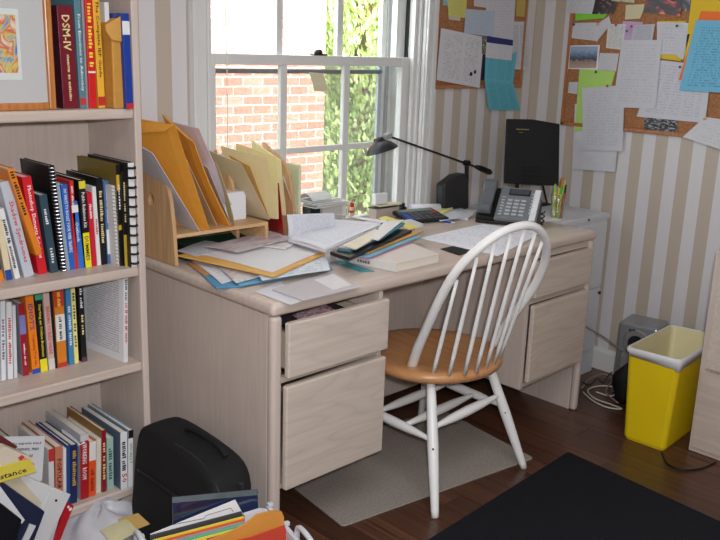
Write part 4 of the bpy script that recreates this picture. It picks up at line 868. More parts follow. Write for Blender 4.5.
# ================================================================== WHITE CABINET right of desk
wc = thing('white_cabinet', 'low white file cabinet in the corner beside the desk', 'cabinet', (1.83, .44, 0))
WC = M((206, 208, 214), .4, .02)
MB().box(1.606, 2.036, .196, .682, 0.0, .718).build('body', WC, wc, bevel=.002); MB().box(1.604, 2.038, .188, .683, .719, .74).build('top', WC, wc, bevel=.003)
for z0, z1, lk_ in ((.416, .705, 0), (.12, .405, 1)):
    d = MB().box(1.612, 2.018, .184, .1955, z0, z1).build('drawer', WC, wc, bevel=.002)
    zz = z1-.022
    if lk_: MB().tube([(2.006, .184, zz), (2.006, .176, zz)], .007, 12).build('lock', M((30, 30, 32), .3), d)
d = MB().tube([(1.862, .188, .7295), (1.862, .183, .7295)], .0045, 12).build('lock', M((60, 60, 62), .3), wc)
sheet('paper', [(1.64, .38, .7418), (1.74, .33, .7418), (1.70, .21, .7418), (1.62, .25, .7418)], M((228, 228, 232), .6), 'white slip on the white cabinet beside the phone', 'paper')
# pen cup
cx, cy = 1.735, .265; cp = thing('pen_cup', 'clear pen cup on the white cabinet', 'cup', (cx, cy, .741))
CUP, nt, b_ = newmat('clear_cup'); nt.nodes.remove(b_); tr = N(nt, 'ShaderNodeBsdfTransparent'); tr.inputs[0].default_value = (.93, .95, .82, 1); gl = N(nt, 'ShaderNodeBsdfGlossy'); gl.inputs['Roughness'].default_value = .1
ms = N(nt, 'ShaderNodeMixShader'); ms.inputs[0].default_value = .2; nt.links.new(tr.outputs[0], ms.inputs[1]); nt.links.new(gl.outputs[0], ms.inputs[2]); nt.links.new(ms.outputs[0], nt.nodes['Material Output'].inputs[0])
MB().tube([(cx, cy, .7425), (cx, cy, .80), (cx, cy, .842)], [.025, .0275, .0295], 24, cap=False).build('wall', CUP, cp, smooth=True, solid=.0015)
MB().tube([(cx, cy, .741), (cx, cy, .745)], .025, 24).build('bottom', M((200, 190, 120), .3), cp)
pens = [((-.013, .004), (-.022, .002), .125, (214, 222, 90), (150, 200, 60), 'lime highlighter leaning left in the pen cup'), ((-.004, -.012), (-.008, -.014), .115, (222, 226, 120), (70, 180, 60), 'yellow highlighter with green cap in the pen cup'),
        ((.005, -.004), (.008, -.006), .15, (40, 60, 130), (200, 110, 60), 'tall blue pen with copper tip in the pen cup'), ((.012, -.010), (.018, -.014), .12, (196, 50, 60), (40, 40, 60), 'red pen with dark cap in the pen cup'),
        ((.002, .012), (.024, .010), .14, (220, 190, 60), (120, 90, 40), 'yellow pencil leaning right in the pen cup'), ((-.010, .013), (-.006, .018), .11, (226, 226, 226), (120, 120, 120), 'white marker at the back of the pen cup'), ((.015, .004), (.027, -.004), .135, (210, 220, 80), (160, 190, 60), 'slim lime pen at the right of the pen cup')]
for (a, b, L, c1_, c2_, lb) in pens:
    p0 = np.array((cx+a[0], cy+a[1], .7465)); p1 = np.array((cx+b[0]*1.25, cy+b[1]*1.25, .7465+L*1.12)); pt_ = thing('pen', lb, 'pen', tuple(p0), 'pens and markers in the cup')
    MB().tube([p0, p0*.25+p1*.75], .0052, 8).build('barrel', M(c1_, .35), pt_); MB().tube([p0*.25+p1*.75, p1], [.0056, .0035], 8).build('cap', M(c2_, .35), pt_)

# ================================================================== CORK BOARDS
def cork():
    m, nt, b = newmat('cork'); tc = N(nt, 'ShaderNodeTexCoord'); no = N(nt, 'ShaderNodeTexNoise'); no.inputs['Scale'].default_value = 180; nt.links.new(tc.outputs['Object'], no.inputs['Vector'])
    rp = N(nt, 'ShaderNodeValToRGB'); rp.color_ramp.elements[0].position = .35; rp.color_ramp.elements[1].position = .65; rp.color_ramp.elements[0].color = (*srgb((140, 92, 58)), 1); rp.color_ramp.elements[1].color = (*srgb((176, 122, 80)), 1)
    nt.links.new(no.outputs['Fac'], rp.inputs[0]); nt.links.new(rp.outputs[0], b.inputs['Base Color']); b.inputs['Roughness'].default_value = .9; return m
CORK = cork()
def board(label, f, a0, a1, z0, z1, cat='bulletin board'):
    """f(a, d, z) maps along-wall, out-of-wall, height"""
    r = thing('cork_board', label, cat, tuple(f((a0+a1)/2, 0, z0)))
    def bxx(a, b, d0, d1, c, d, nm, mt):
        P1, P2 = np.array(f(a, d0, c)), np.array(f(b, d1, d)); lo, hi = np.minimum(P1, P2), np.maximum(P1, P2)
        MB().box(lo[0], hi[0], lo[1], hi[1], lo[2], hi[2]).build(nm, mt, r, bevel=.002)
    w_ = .016
    bxx(a0+w_, a1-w_, .001, .009, z0+w_, z1-w_, 'cork_sheet', CORK)
    for q in ((a0, a0+w_, z0, z1), (a1-w_, a1, z0, z1), (a0+w_, a1-w_, z0, z0+w_), (a0+w_, a1-w_, z1-w_, z1)): bxx(q[0], q[1], .0, .015, q[2], q[3], 'frame_rail', BFRAME)
    return r
b1 = onY(432, 87, .69); b1r = onY(520.5, 88, .69)
board('cork board hanging on the wall right of the window', lambda a, d, z: (a, YW-d, z), b1[0]+.004, b1r[0], 1.252, 1.86)
b2 = onX(561, 124, 2.08)
board('large cork board on the right wall above the pen cup', lambda a, d, z: (XR-d, a, z), b2[1]-.012, b2[1]-1.25, b2[2]-.004, 1.86)
# board papers: px corners tl tr br bl
D1 = [0]
def pin(c, label, p, axis):
    t = thing('pushpin', label, 'pushpin', tuple(p), 'pushpins in the cork boards'); ax = np.array(axis, float)
    MB().tube([p-ax*.002, p+ax*.004], .0018, 6).build('neck', M(c, .3), t); MB().tube([p+ax*.004, p+ax*.007, p+ax*.009], [.0052, .0056, .003], 10).build('head', M(c, .3), t)
def p1(label, px, mat, o, cat='paper', **k):
    y = YW-.0095-o*.0014; return sheet('paper', [onY(u, v, y) for u, v in px], mat, label, cat, 'papers pinned on the cork board by the window', **k)
p1('yellow sheet at the top left of the small cork board', [(446, -8), (467, -8), (466, 18), (449, 16)], printed((206, 200, 110), (140, 136, 90), 8, .5, .5), 3)
p1('blue note at the top left edge of the small cork board', [(443, -8), (449, -8), (449, 6), (443, 5)], M((130, 180, 206), .6), 1)
p1('small cream note under the yellow sheet', [(448, 13), (461, 14), (460, 21), (449, 19.5)], M((196, 190, 170), .6), 2)
p1('white card at the top middle of the small cork board', [(474, -6), (488, -6), (488, 8), (474, 6)], M((196, 198, 204), .6), 1)
p1('pale blue form in the middle of the small cork board', [(466, 9), (495, 11), (493, 37), (464, 33)], printed((176, 188, 206), (130, 140, 160), 8, .55, .4), 4)
p1('tall white letter right of centre on the small cork board', [(486, -10), (516, -10), (513, 40), (486, 37)], printed((200, 200, 208), (150, 150, 160), 12, .5, .4), 3)
p1('yellow note at the top right corner of the small cork board', [(517, -8), (526, -8), (525, 17), (516, 16)], M((190, 166, 90), .6), 1)
p1('white form with grey columns overhanging the right edge of the small cork board', [(508, 21.5), (528, 21.5), (530, 70), (508, 69)], printed((200, 202, 208), (120, 120, 130), 22, .4, .6, 2), 2)
p1('large white form with two dark ink blots on the small cork board', [(441, 28), (484, 37), (479.5, 88), (436.5, 80)], printed((206, 206, 212), (120, 120, 130), 16, .5, .55, 2), 6)
p1('black and white leaflet behind the blue folded sheet', [(483, 36), (490, 36), (486, 80), (480, 80)], M((40, 42, 60), .6), 4)
p1('photograph of white flowers on the small cork board', [(482, 36), (489, 37), (488, 55), (482, 54)], photo_mat([(50, 46, 34), (110, 100, 80), (200, 196, 180)], 6), 7, 'photograph')
cdd = p1('white card with a navy band on the small cork board', [(487, 36), (513, 40), (511.5, 60.5), (485.5, 57.5)], printed((206, 206, 214), (140, 140, 150), 6, .6, .5), 8, 'card', thick=.001)
sheet('navy_band', [onY(u, v, YW-.0225) for u, v in ((487, 36), (513, 40), (512.7, 45.8), (486.7, 42.3))], M((40, 44, 110), .6), parent=cdd, thick=.0003)
TEAL = printed((96, 178, 196), (50, 120, 140), 16, .42, .6, 3)
tq = [onY(485.5, 58, YW-.0185), onY(517, 52, YW-.0185), onY(513, 82.5, YW-.028), onY(484.5, 80.5, YW-.028)]
f_ = thing('folded_sheet', 'turquoise folded sheet hanging below the small cork board', 'paper', tuple(tq[0]))
sheet('upper_leaf', tq, TEAL, parent=f_); sheet('lower_leaf', [tq[3], tq[2], onY(520.5, 110, YW-.012), onY(489, 110, YW-.012)], TEAL, parent=f_)
fm = [o for o in bpy.data.objects if o.get('label', '').startswith('large white form')][0]
for (u, v, r) in ((471, 74, .009), (475, 72, .008)):
    c = onY(u, v, YW-.0195); MB().tube([c, c+np.array((0, -.0006, 0))], r, 14).build('ink_blot', M((24, 24, 26), .6), fm)
def p2(label, px, mat, o, cat='paper', **k):
    x = XR-.0095-o*.0014; return sheet('paper', [onX(u, v, x) for u, v in px], mat, label, cat, 'papers pinned on the large cork board', **k)
W2 = (200, 200, 206)
HAND = printed(W2, (140, 140, 156), 15, .5, .36); HAND2 = printed(W2, (130, 130, 140), 7, .52, .4)
p2('white printed card at the top left of the large cork board', [(568, -12), (597, -12), (594, 14), (567, 13)], printed(W2, (120, 120, 126), 10, .5, .5), 4, 'card')
p2('bright green sheet under the white card at the top left', [(576, 8), (612, 8), (604, 18), (575.5, 20.5)], M((126, 206, 60), .6), 2)
p2('dark photograph of people at the top of the large cork board', [(598, -12), (621, -8), (613, 14), (592, 14)], photo_mat([(24, 20, 26), (30, 26, 32), (60, 40, 44), (190, 140, 130)], 5), 5, 'photograph')
p2('pale card at the very top beside the dark photograph', [(604, -12), (636, -12), (634, 3), (612, 1)], photo_mat([(150, 160, 130), (190, 186, 160), (120, 120, 100)], 4), 6, 'card')
p2('cream card with a small emblem on the large cork board', [(626, 5), (646, 4), (640, 18.5), (625, 19.5)], printed((206, 196, 160), (150, 140, 110), 5, .6, .4), 3, 'card')
p2('group photograph with a person in red at the top', [(648, -12), (684, -12), (680, 16), (643, 12)], photo_mat([(20, 18, 24), (34, 26, 32), (70, 36, 40), (186, 46, 50), (190, 150, 140)], 3.2), 4, 'photograph')
p2('small dark photograph beside the group photograph', [(681, -12), (693, -12), (691, 12), (680, 10)], photo_mat([(30, 30, 34), (70, 66, 70), (170, 150, 140)], 3.2), 3, 'photograph')
p2('torn white note pinned by a blue pin at upper left', [(573, 23), (597, 22.5), (596, 41), (571.5, 38)], HAND2, 3)
p2('torn white scrap slanting beside the pinned note', [(596, 25), (609, 16), (611, 24), (596, 42.5)], HAND2, 4)
p2('small framed table sheet with a red pin on top', [(608, 24), (626, 24), (622.5, 50), (606, 48)], printed((206, 206, 206), (60, 60, 60), 14, .5, .6, 3), 3)
p2('lilac sheet beside the small table sheet', [(623, 21), (643, 22), (640, 41), (620, 40)], M((190, 160, 196), .6), 2)
p2('grey printed sheet over the lilac one', [(634, 25), (655, 24), (652, 42), (631, 42)], printed((186, 186, 196), (110, 110, 120), 12, .45, .6), 4)
p2('beach photograph with white border on the large cork board', [(568.5, 45.5), (600, 45), (597.5, 69.5), (566.5, 69)], PAPER, 3, 'photograph')
ph2 = [o for o in bpy.data.objects if o.get('label', '').startswith('beach photograph')][0]
sheet('picture', [onX(u, v, XR-.0148) for u, v in ((570.5, 46.5), (598, 46.5), (596, 68), (569, 68))], landscape_mat(), parent=ph2, thick=.0003)
p2('handwritten white scrap right of the beach photograph', [(600, 53), (619, 53.5), (616, 71.5), (597, 70)], HAND2, 2)
p2('lime green sheet below the beach photograph', [(579.5, 68.5), (615.5, 71), (600, 128), (574.5, 132)], M((176, 216, 110), .6), 2)
p2('small white note at the left frame of the large cork board', [(569, 82), (578, 82), (577, 94), (568, 93)], HAND2, 1)
p2('long handwritten sheet over the lime green one', [(582, 88), (625, 85), (622, 151.5), (583, 150)], HAND, 5)
p2('blank white sheet hanging below the large cork board at left', [(575, 104), (584, 104), (615.5, 152), (614.5, 172), (572, 169)][:1]+[(621, 106), (615, 172), (572, 169)], M((204, 204, 210), .7), 1)
p2('large handwritten sheet in the centre of the large cork board', [(622, 40), (662, 40), (655.5, 109), (612.5, 107)], HAND, 7)
p2('white note pinned by a green pin at upper centre', [(657, 22), (691, 23), (684, 55), (657, 54)], HAND2, 5)
p2('yellow sheet beneath the pinned note', [(658, 21), (686, 21), (681, 61), (657, 58)], M((214, 184, 30), .6), 3)
p2('white torn receipt on the note with the green pin', [(678, 34), (690, 34), (683, 60), (672, 52)], M((196, 196, 204), .6), 6)
p2('white timetable sheet with faint columns at lower centre', [(658, 60), (712, 66), (705, 123), (636.5, 116.5)], printed((200, 200, 208), (150, 150, 162), 14, .45, .5, 5), 4)
p2('black and white photograph at the bottom of the large cork board', [(645, 117.5), (678, 120), (676, 133), (643.5, 130.5)], photo_mat([(20, 20, 22), (60, 60, 64), (190, 190, 190)], 8), 2, 'photograph')
p2('white sheet with pencil scribble at the lower right', [(705, 117), (735, 121), (728, 152), (682.5, 137)], printed((206, 206, 210), (170, 170, 176), 6, .55, .5), 5)
p2('yellow folder at the top right of the large cork board', [(693, -14), (740, -14), (735, 40), (683, 70)], M((218, 180, 24), .6), 6, 'folder')
p2('orange sheet behind the blue flyer', [(701, 11), (735, 12), (720, 75), (678.5, 80)], M((232, 110, 40), .6), 8)
fly = p2('large light blue flyer with black print at the right edge', [(696, 20), (760, 22), (752, 94), (679, 90.5)], printed((110, 180, 212), (40, 70, 90), 18, .5, .6), 10)
p2('lavender label on the lower part of the large board', [(666, 62), (676, 63), (675, 70), (665, 69)], M((170, 160, 180), .6), 3)
for c, l, u, v in (((30, 50, 120), 'blue pushpin in the torn note', 574.5, 24.5), ((226, 180, 60), 'yellow pushpin in the torn note', 598, 24.8), ((190, 30, 60), 'red pushpin above the small table sheet', 616.5, 25), ((190, 30, 50), 'red pushpin in the lilac sheet', 632, 26.3), ((30, 110, 90), 'green pushpin left on the lilac sheet', 627.5, 31), ((24, 80, 60), 'green pushpin in the upper centre note', 677.5, 26), ((30, 50, 120), 'blue pushpin in the lime green sheet', 596.5, 72), ((190, 30, 50), 'red pushpin in the long handwritten sheet', 608, 86), ((24, 90, 60), 'green pushpin at the corner of the blue flyer', 680.5, 67), ((226, 180, 50), 'yellow pushpin above the scribbled sheet', 705, 118.5)):
    pin(c, l, onX(u, v, XR-.021 if u < 690 else XR-.019), (-1, 0, 0))
# ================================================================== RIGHT SIDE
rc = thing('oak_cabinet', 'pale oak cabinet at the right edge behind the yellow bin', 'cabinet', (1.83, -.9, 0))
MB().box(1.592, 2.06, -1.35, -.480, 0, .76).build('body', OAK, rc, bevel=.004)
zz = onX(707.6, 369, 1.58)[2]
MB().box(1.575, 1.591, -.93, -.505, zz, .735).build('drawer', OAKD, rc, bevel=.004); MB().box(1.575, 1.591, -1.345, -.935, zz, .735).build('drawer', OAKD, rc, bevel=.004)
MB().box(1.583, 1.591, -1.345, -.490, .02, zz-.012).build('plinth', OAKY, rc, bevel=.002)
# yellow bin
bi = thing('waste_bin', 'yellow plastic waste bin with a white liner', 'bin', (1.64, -.33, 0))
BA0, BB0, BL0 = onZ(663.4, 452, 0)[:2], onZ(623, 437.5, 0)[:2], .31
BA1, BB1, BL1 = onZ(680, 362, .352)[:2], onZ(628, 348.5, .352)[:2], .39
def rr_ring(grow, z, r=.018, nseg=5, sag=None):
    out = []; f = min(1, max(0, z/BZ)); a_, b_ = BA0*(1-f)+BA1*f, BB0*(1-f)+BB1*f; L_b = BL0*(1-f)+BL1*f
    d1 = (b_-a_)/np.linalg.norm(b_-a_); d2 = np.array((.9985, .055))
    A_ = a_-d1*grow-d2*grow; w_, l_ = np.linalg.norm(b_-a_)+2*grow, L_b+2*grow
    for (cx_, cy_, a0) in ((r, r, math.pi), (w_-r, r, 1.5*math.pi), (w_-r, l_-r, 0), (r, l_-r, .5*math.pi)):
        for k in range(nseg+1):
            a = a0+math.pi/2*k/nseg; p = A_+d1*(cx_+r*math.cos(a))+d2*(cy_+r*math.sin(a)); out.append((p[0], p[1], z+(sag(len(out)) if sag else 0)))
    return out
def ringmesh(rings, capb=True):
    n = len(rings[0]); m = MB(); vs = [q for r in rings for q in r]; fs = [(i*n+k, (i+1)*n+k, (i+1)*n+(k+1) % n, i*n+(k+1) % n) for i in range(len(rings)-1) for k in range(n)]
    if capb: fs.append(tuple(range(n)))
    return m.add(vs, fs)
BZ = .352
YEL = M((226, 196, 20), .35, .03, 20)
ringmesh([rr_ring(-.004, 0.0), rr_ring(0, .012), rr_ring(.0, BZ*.5), rr_ring(.0, BZ)]).build('body', YEL, bi, solid=.003)
LIN = M((222, 222, 224), .35, .05, 30, bump=.4); LIN2 = M((214, 204, 160), .4, .05, 30, bump=.4)
rs = random.Random(3); jig = [rs.uniform(-.5, .5) for _ in range(24)]
ringmesh([rr_ring(-.012, .03), rr_ring(-.012, BZ*.55, sag=lambda i: jig[i % 24]*.006), rr_ring(-.006, BZ-.008), rr_ring(-.002, BZ+.006)]).build('liner_inside', LIN2, bi, smooth=True)
ringmesh([rr_ring(-.0018, BZ+.0062), rr_ring(.003, BZ+.008), rr_ring(.007, BZ+.002), rr_ring(.007, BZ-.006), rr_ring(.005, BZ-.010, sag=lambda i: (-.030 if i in (1, 2, 3, 4) else -.022 if i in (0, 5) else -.014 if i in (6, 23) else jig[i % 24]*.014))], False).build('liner_cuff', LIN, bi, smooth=True, solid=.001)
kn = np.array(rr_ring(.010, BZ-.006)[1]); MB().box(kn[0]-.006, kn[0]+.004, kn[1]+.020, kn[1]+.036, BZ-.004, BZ+.004).build('clip', BLACK, bi)
# speaker
sk = thing('subwoofer', 'silver speaker box on the floor behind the yellow bin', 'speaker', (1.98, -.03, 0))
s0 = onZ(619, 321, .33)[:2]; s1 = onZ(637.6, 312.6, .31)[:2]; s2 = onZ(669.6, 318, .31)[:2]
SA = np.array((s0[0], s0[1])); dA = s1-s0; dA = np.array((.985, .17)); dB = np.array((dA[1], -dA[0])); SL, SWd = .155, .165
A3 = np.array((SA[0], SA[1], 0)); SILV = M((150, 152, 158), .3, .03, 20, .5)
MB().frame(A3+np.array((0, 0, .006)), (dA[0], dA[1], 0), (-dB[0], -dB[1], 0), (0, 0, 1), SL, 0.001, .304) if 0 else None
body = MB(); P_ = [A3, A3+np.array((*dA, 0))*SL, A3+np.array((*dA, 0))*SL+np.array((*dB, 0))*SWd, A3+np.array((*dB, 0))*SWd]; P_ = [p+np.array((0, 0, .005)) for p in P_]
body.prism(P_, (0, 0, .325)); body.build('cabinet', SILV, sk, bevel=.012, seg=3)
fc = A3+np.array((*dB, 0))*SWd*.5+np.array((0, 0, .25)); nf = np.array((-dA[0], -dA[1], 0))
MB().tube([fc+nf*.0, fc+nf*.006], [.058, .054], 28).build('driver_ring', M((190, 192, 198), .2, .02, 20, .8), sk, smooth=False)
MB().tube([fc+nf*.006, fc+nf*.0075], .034, 24).build('driver_cone', BLACK, sk)
for dy, dz in ((-.03, .05), (-.015, .053)): 
    k0 = A3+np.array((*dB, 0))*(SWd*.5+dy)+np.array((0, 0, .252+dz)); MB().tube([k0, k0+nf*.005], .006, 12).build('knob', M((60, 60, 64), .3), sk)
MB().prism([A3+np.array((*dB, 0))*.010+np.array((0, 0, .10)), A3+np.array((*dB, 0))*.028+np.array((0, 0, .10)), A3+np.array((*dB, 0))*.028+np.array((0, 0, .20)), A3+np.array((*dB, 0))*.016+np.array((0, 0, .20))], nf*.004).build('chrome_trim', M((220, 222, 226), .15, .02, 20, .9), sk)
for q in P_: 
    cc = q*.85+(P_[0]+P_[2])/2*.15; MB().tube([(cc[0], cc[1], 0), (cc[0], cc[1], .008)], .01, 10).build('foot', BLACK, sk)
# black round pouch in front of the speaker
def blob(c, r, seed=0, nu=20, nv=12, k=.05, zmin=0):
    rr = random.Random(seed); ph_ = [rr.random()*6 for _ in range(3)]; m = MB(); vs = []; fs = []
    for j in range(nv+1):
        t = math.pi*j/nv
        for i in range(nu):
            a = 2*math.pi*i/nu; w_ = 1+k*(math.sin(3*a+ph_[0]+t*2)+math.sin(5*t+ph_[1]+a))
            vs.append((c[0]+r[0]*w_*math.sin(t)*math.cos(a), c[1]+r[1]*w_*math.sin(t)*math.sin(a), max(zmin, c[2]+r[2]*w_*math.cos(t))))
    for j in range(nv):
        for i in range(nu): fs.append((j*nu+i, (j+1)*nu+i, (j+1)*nu+(i+1) % nu, j*nu+(i+1) % nu))
    return m.add(vs, fs)
pc = onZ(621, 402, 0)
blob((1.80, -.10, .086), (.05, .055, .086), 2).build('pouch', M((12, 12, 14), .7, .1, 60), smooth=True, label='black rounded pouch on the floor against the speaker', c='pouch')
# cables
def cable(name, label, pts, r, c):
    o = MB().tube(smooth_path(pts, 6), r, 6).build(name, M(c, .5), smooth=True); tag(o, label, 'cable'); return o
cable('cable', 'grey cable running from the desk down to the speaker', [np.array((DL-.003, .12, .42)), np.array((1.68, .10, .345)), onX(605, 338, 1.80), A3+np.array((*dB, 0))*.03+np.array((0, 0, .20))], .0035, (120, 116, 112))
zz = .0045
cable('cable', 'white cable looping on the floor under the desk end', [onZ(u, v, zz) for u, v in ((583, 392), (592, 400), (606, 407), (622, 409), (610, 404), (594, 398), (588, 390), (600, 386), (616, 388), (612, 396), (596, 392))], .0035, (196, 188, 178))
cable('cable', 'beige cable arching behind the white loops on the floor', [onZ(u, v, zz*3) for u, v in ((582, 388), (590, 379), (604, 374), (612, 380), (606, 392), (618, 403))], .0035, (150, 130, 116))
cable('cable', 'thin black cable zigzagging on the floor by the white cabinet', [onZ(u, v, .02) for u, v in ((582, 382), (590, 385), (597, 378), (603, 383), (608, 376), (612, 372))], .0028, (20, 20, 22))
cable('cable', 'thin black cable on the floor below the oak cabinet', [onZ(u, v, .004) for u, v in ((662, 452), (668, 464), (684, 470), (702, 468), (716, 462))], .0032, (18, 18, 20))
# ================================================================== RUGS
def carpet(name, c, e1, e2, l1, l2, h, mat, r=.03):
    c, e1, e2 = np.array(c), np.array(e1)/np.linalg.norm(e1), np.array(e2)/np.linalg.norm(e2); P_ = []
    for (a, b, a0) in ((r, r, math.pi), (l1-r, r, 1.5*math.pi), (l1-r, l2-r, 0), (r, l2-r, .5*math.pi)):
        for k in range(5): q = a0+math.pi/2*k/4; p = c+e1*(a+r*math.cos(q))+e2*(b+r*math.sin(q)); P_.append((p[0], p[1], .0004))
    return MB().prism(P_, (0, 0, h)).build(name, mat, bevel=.002)
GREYC = M((150, 142, 135), .95, .5, 160, bump=.8, spec=.1); DARKC = M((31, 32, 37), .95, .6, 300, bump=.8, spec=.1)
tag(carpet('chair_mat', (.258, -.025), (.817, -.119), (.144, .99), .835, .50, .006, GREYC, .014), 'small beige-grey carpet mat under the chair', 'rug')
tag(carpet('rug', (1.2155, -.2035), (-.9985, -.055), (-.085, -.9964), 1.15, 1.9, .010, DARKC, .012), 'charcoal black carpet in the foreground right', 'rug')
# ================================================================== BAG, FILE BOX, FLOOR PILE
bg_ = thing('laptop_bag', 'black padded laptop bag leaning against the end of the desk', 'bag', (-.09, .2, 0))
FAB = M((17, 17, 19), .8, .25, 120, bump=.4)

def hull_bag():
    n = 14; secs = []
    out = [(.375, .03), (.392, .12), (.402, .22), (.405, .302), (.392, .322), (.30, .328), (.16, .322), (.06, .312), (.02, .296), (-.01, .262), (-.022, .20), (-.018, .10), (-.005, .02), (.05, .004), (.2, .002), (.34, .006)]
    c = np.array((.185, .16)); vs = []; fs = []; m = len(out)
    def xmid(z): return -.170+.070*(z/.32)
    prof = [(-.078, .70), (-.077, .90), (-.070, .975), (-.05, 1.0), (0, 1.01), (.03, 1.0), (.050, .975), (.056, .90), (.057, .7)]
    for dx, s_ in prof:
        for (y, z) in out:
            yy, zz_ = c+(np.array((y, z))-c)*s_; w_ = 1+.05*math.sin(y*23+z*17)
            vs.append((xmid(zz_)+dx*w_, yy, max(.001, zz_)))
    for i in range(len(prof)-1):
        for k in range(m): fs.append((i*m+k, (i+1)*m+k, (i+1)*m+(k+1) % m, i*m+(k+1) % m))
    fs += [tuple(range(m)), tuple(range(len(prof)*m-1, (len(prof)-1)*m-1, -1))]
    b = MB(); b.add(vs, fs); return b
hull_bag().build('body', FAB, bg_, smooth=True, sub=1)
xm = lambda z: -.170+.070*(z/.32)
MB().tube(smooth_path([(xm(.30)-.060, .375, .300), (xm(.31)-.062, .22, .318), (xm(.31)-.062, .08, .308), (xm(.27)-.062, .0, .262), (xm(.2)-.062, -.016, .19)]), .0035, 6).build('piping', BLK2, bg_, smooth=True)
MB().tube(smooth_path([(xm(.32), .27, .322), (xm(.32), .24, .338), (xm(.32), .17, .342), (xm(.32), .10, .336), (xm(.32), .07, .318)]), .008, 8).build('handle', FAB, bg_, smooth=True)
MB().tube(smooth_path([(xm(.18)-.076, .36, .20), (xm(.19)-.080, .24, .205), (xm(.19)-.080, .1, .20), (xm(.19)-.074, .01, .185)]), .003, 6).build('pocket_zip', BLK2, bg_, smooth=True)
zp = np.array((xm(.27)+.0, -.008, .275)); MB().box(zp[0]-.006, zp[0]+.006, zp[1]-.012, zp[1], zp[2]-.015, zp[2]).build('zip_pull', M((50, 50, 54), .3), bg_)
# ---- file crate
FZ = .272
ca_, cc_ = onZ(268, 505.5, FZ), onZ(142, 537, FZ); U1 = (ca_-cc_)/np.linalg.norm(ca_-cc_); V1 = np.array((U1[1], -U1[0], 0.)); WL = np.linalg.norm(ca_-cc_); DL2 = .38
cr_ = thing('file_crate', 'pale grey plastic file crate full of hanging folders in the foreground', 'crate', tuple(np.array((*(cc_+U1*WL/2+V1*DL2/2)[:2], 0))))
O2 = np.array((cc_[0], cc_[1], 0.)); PL = M((196, 200, 206), .35, .03); Zu = np.array((0, 0, 1.))
def cw(name, a, b, c, d, z0, z1, mat=PL, par=None, bevel=.002):
    return MB().frame(O2+U1*a+V1*c+Zu*z0, U1, V1, Zu, b-a, d-c, z1-z0).build(name, mat, par or cr_, bevel=bevel)
cw('end_wall', 0, .006, 0, DL2, .008, FZ-.008); cw('end_wall', WL-.006, WL, 0, DL2, .008, FZ-.008)
cw('side_wall', .006, WL-.006, 0, .005, .008, FZ-.06); cw('side_wall', .006, WL-.006, DL2-.005, DL2, .008, FZ-.06); cw('bottom', 0, WL, 0, DL2, 0, .008)
cw('rim', -.006, .006, -.004, DL2, FZ-.008, FZ); cw('rim', WL-.006, WL+.006, -.004, DL2, FZ-.008, FZ)
for a in (-.010, WL-.004):
    for c in (.0, .10): cw('hook', a, a+.014, c, c+.012, FZ, FZ+.010)
for a, c0 in ((-.014, .0), (WL+.010, .15)):
    MB().tube(smooth_path([O2+U1*a+V1*(c0+.0)+Zu*(FZ-.02), O2+U1*a+V1*(c0+.005)+Zu*(FZ+.018), O2+U1*a+V1*(c0+.045)+Zu*(FZ+.026), O2+U1*a+V1*(c0+.085)+Zu*(FZ+.016), O2+U1*a+V1*(c0+.09)+Zu*(FZ-.02)]), .007, 8).build('handle', PL, cr_, smooth=True)
def onV(u, v, s_):      # pixel onto the vertical plane inside the crate at distance s_ from its back wall
    d = ray(u, v); p0 = O2+V1*s_; t = (V1@(p0-CAM))/(V1@d); return CAM+d*t
def crate_item(name, label, cat, px, s_, mat, th_=.0016, zb=.02, **k):
    P_ = [onV(u, v, s_) for u, v in px]; lo = [np.array((P_[-1][0], P_[-1][1], zb)), np.array((P_[0][0], P_[0][1], zb))]
    o = MB().prism(P_+lo, V1*th_).build(name, mat); tag(o, label, cat, 'papers and folders in the file crate'); return o
GL_ = M((28, 40, 72), .12, .6, 9, spec=.8, coat=.6)
pk = crate_item('document_pack', 'glossy dark blue packet standing at the back of the file crate', 'packet', [(172, 497), (257, 489), (258, 512)], .012, GL_, .003)
sheet('painted_highlight', [onV(172.5, 497.5, .0156), onV(257, 489.5, .0156), onV(257, 495, .0156), onV(172.5, 503, .0156)], M((130, 150, 160), .2, .3, 20, .6), parent=pk)  # silvery highlight along the packet's top, painted as a pale strip
wp_ = crate_item('paper', 'white drawing sheet slanting up behind the dark folder', 'paper', [(150, 534), (235, 499.5), (243, 514)], .022, PAPER)
MB().tube([onV(171, 525, .0242), onV(204, 518.5, .0242), onV(204.5, 517.5, .0242), onV(206, 515.5, .0242), onV(231, 508, .0242), onV(233, 511.5, .0242)], .0007, 4).build('drawn_line', INK, wp_)
crate_item('hanging_folder', 'dark grey hanging folder across the file crate', 'folder', [(150, 535), (241, 511), (243, 516)], .030, M((62, 62, 66), .5), .004)
for i, (c, nm, du) in enumerate((((228, 206, 70), 'yellow', 0), ((226, 96, 44), 'orange-red', 2), ((150, 154, 160), 'grey', 3), ((92, 176, 130), 'green', 14), ((226, 206, 70), 'second yellow', 24), ((176, 40, 50), 'thin red', 34))):
    s_ = .040+.009*i; y0 = 539+2.1*i+i*.5; u0_ = 152+du*1.6; ue = 243+i*.8
    f = lambda u: 516+2.6*i-(u-243)*.262
    crate_item('folder', '%s folder edge in the file crate, %s' % (nm, ('nearest the dark grey one', 'second in front of the dark grey one', 'third in front of the dark grey one', 'fourth in front of the dark grey one', 'just behind the thin red one', 'behind the orange envelope')[i]), 'folder', [(u0_, f(u0_)), (ue, f(ue)), (ue+.5, f(ue)+3)], s_, M(c, .5), .005)
crate_item('papers', 'white papers with tabs at the right end of the file crate', 'papers', [(243, 513), (259, 508), (266, 508.5), (270, 512)], .034, printed((206, 206, 212), (150, 150, 160), 8, .5, .4), .012)
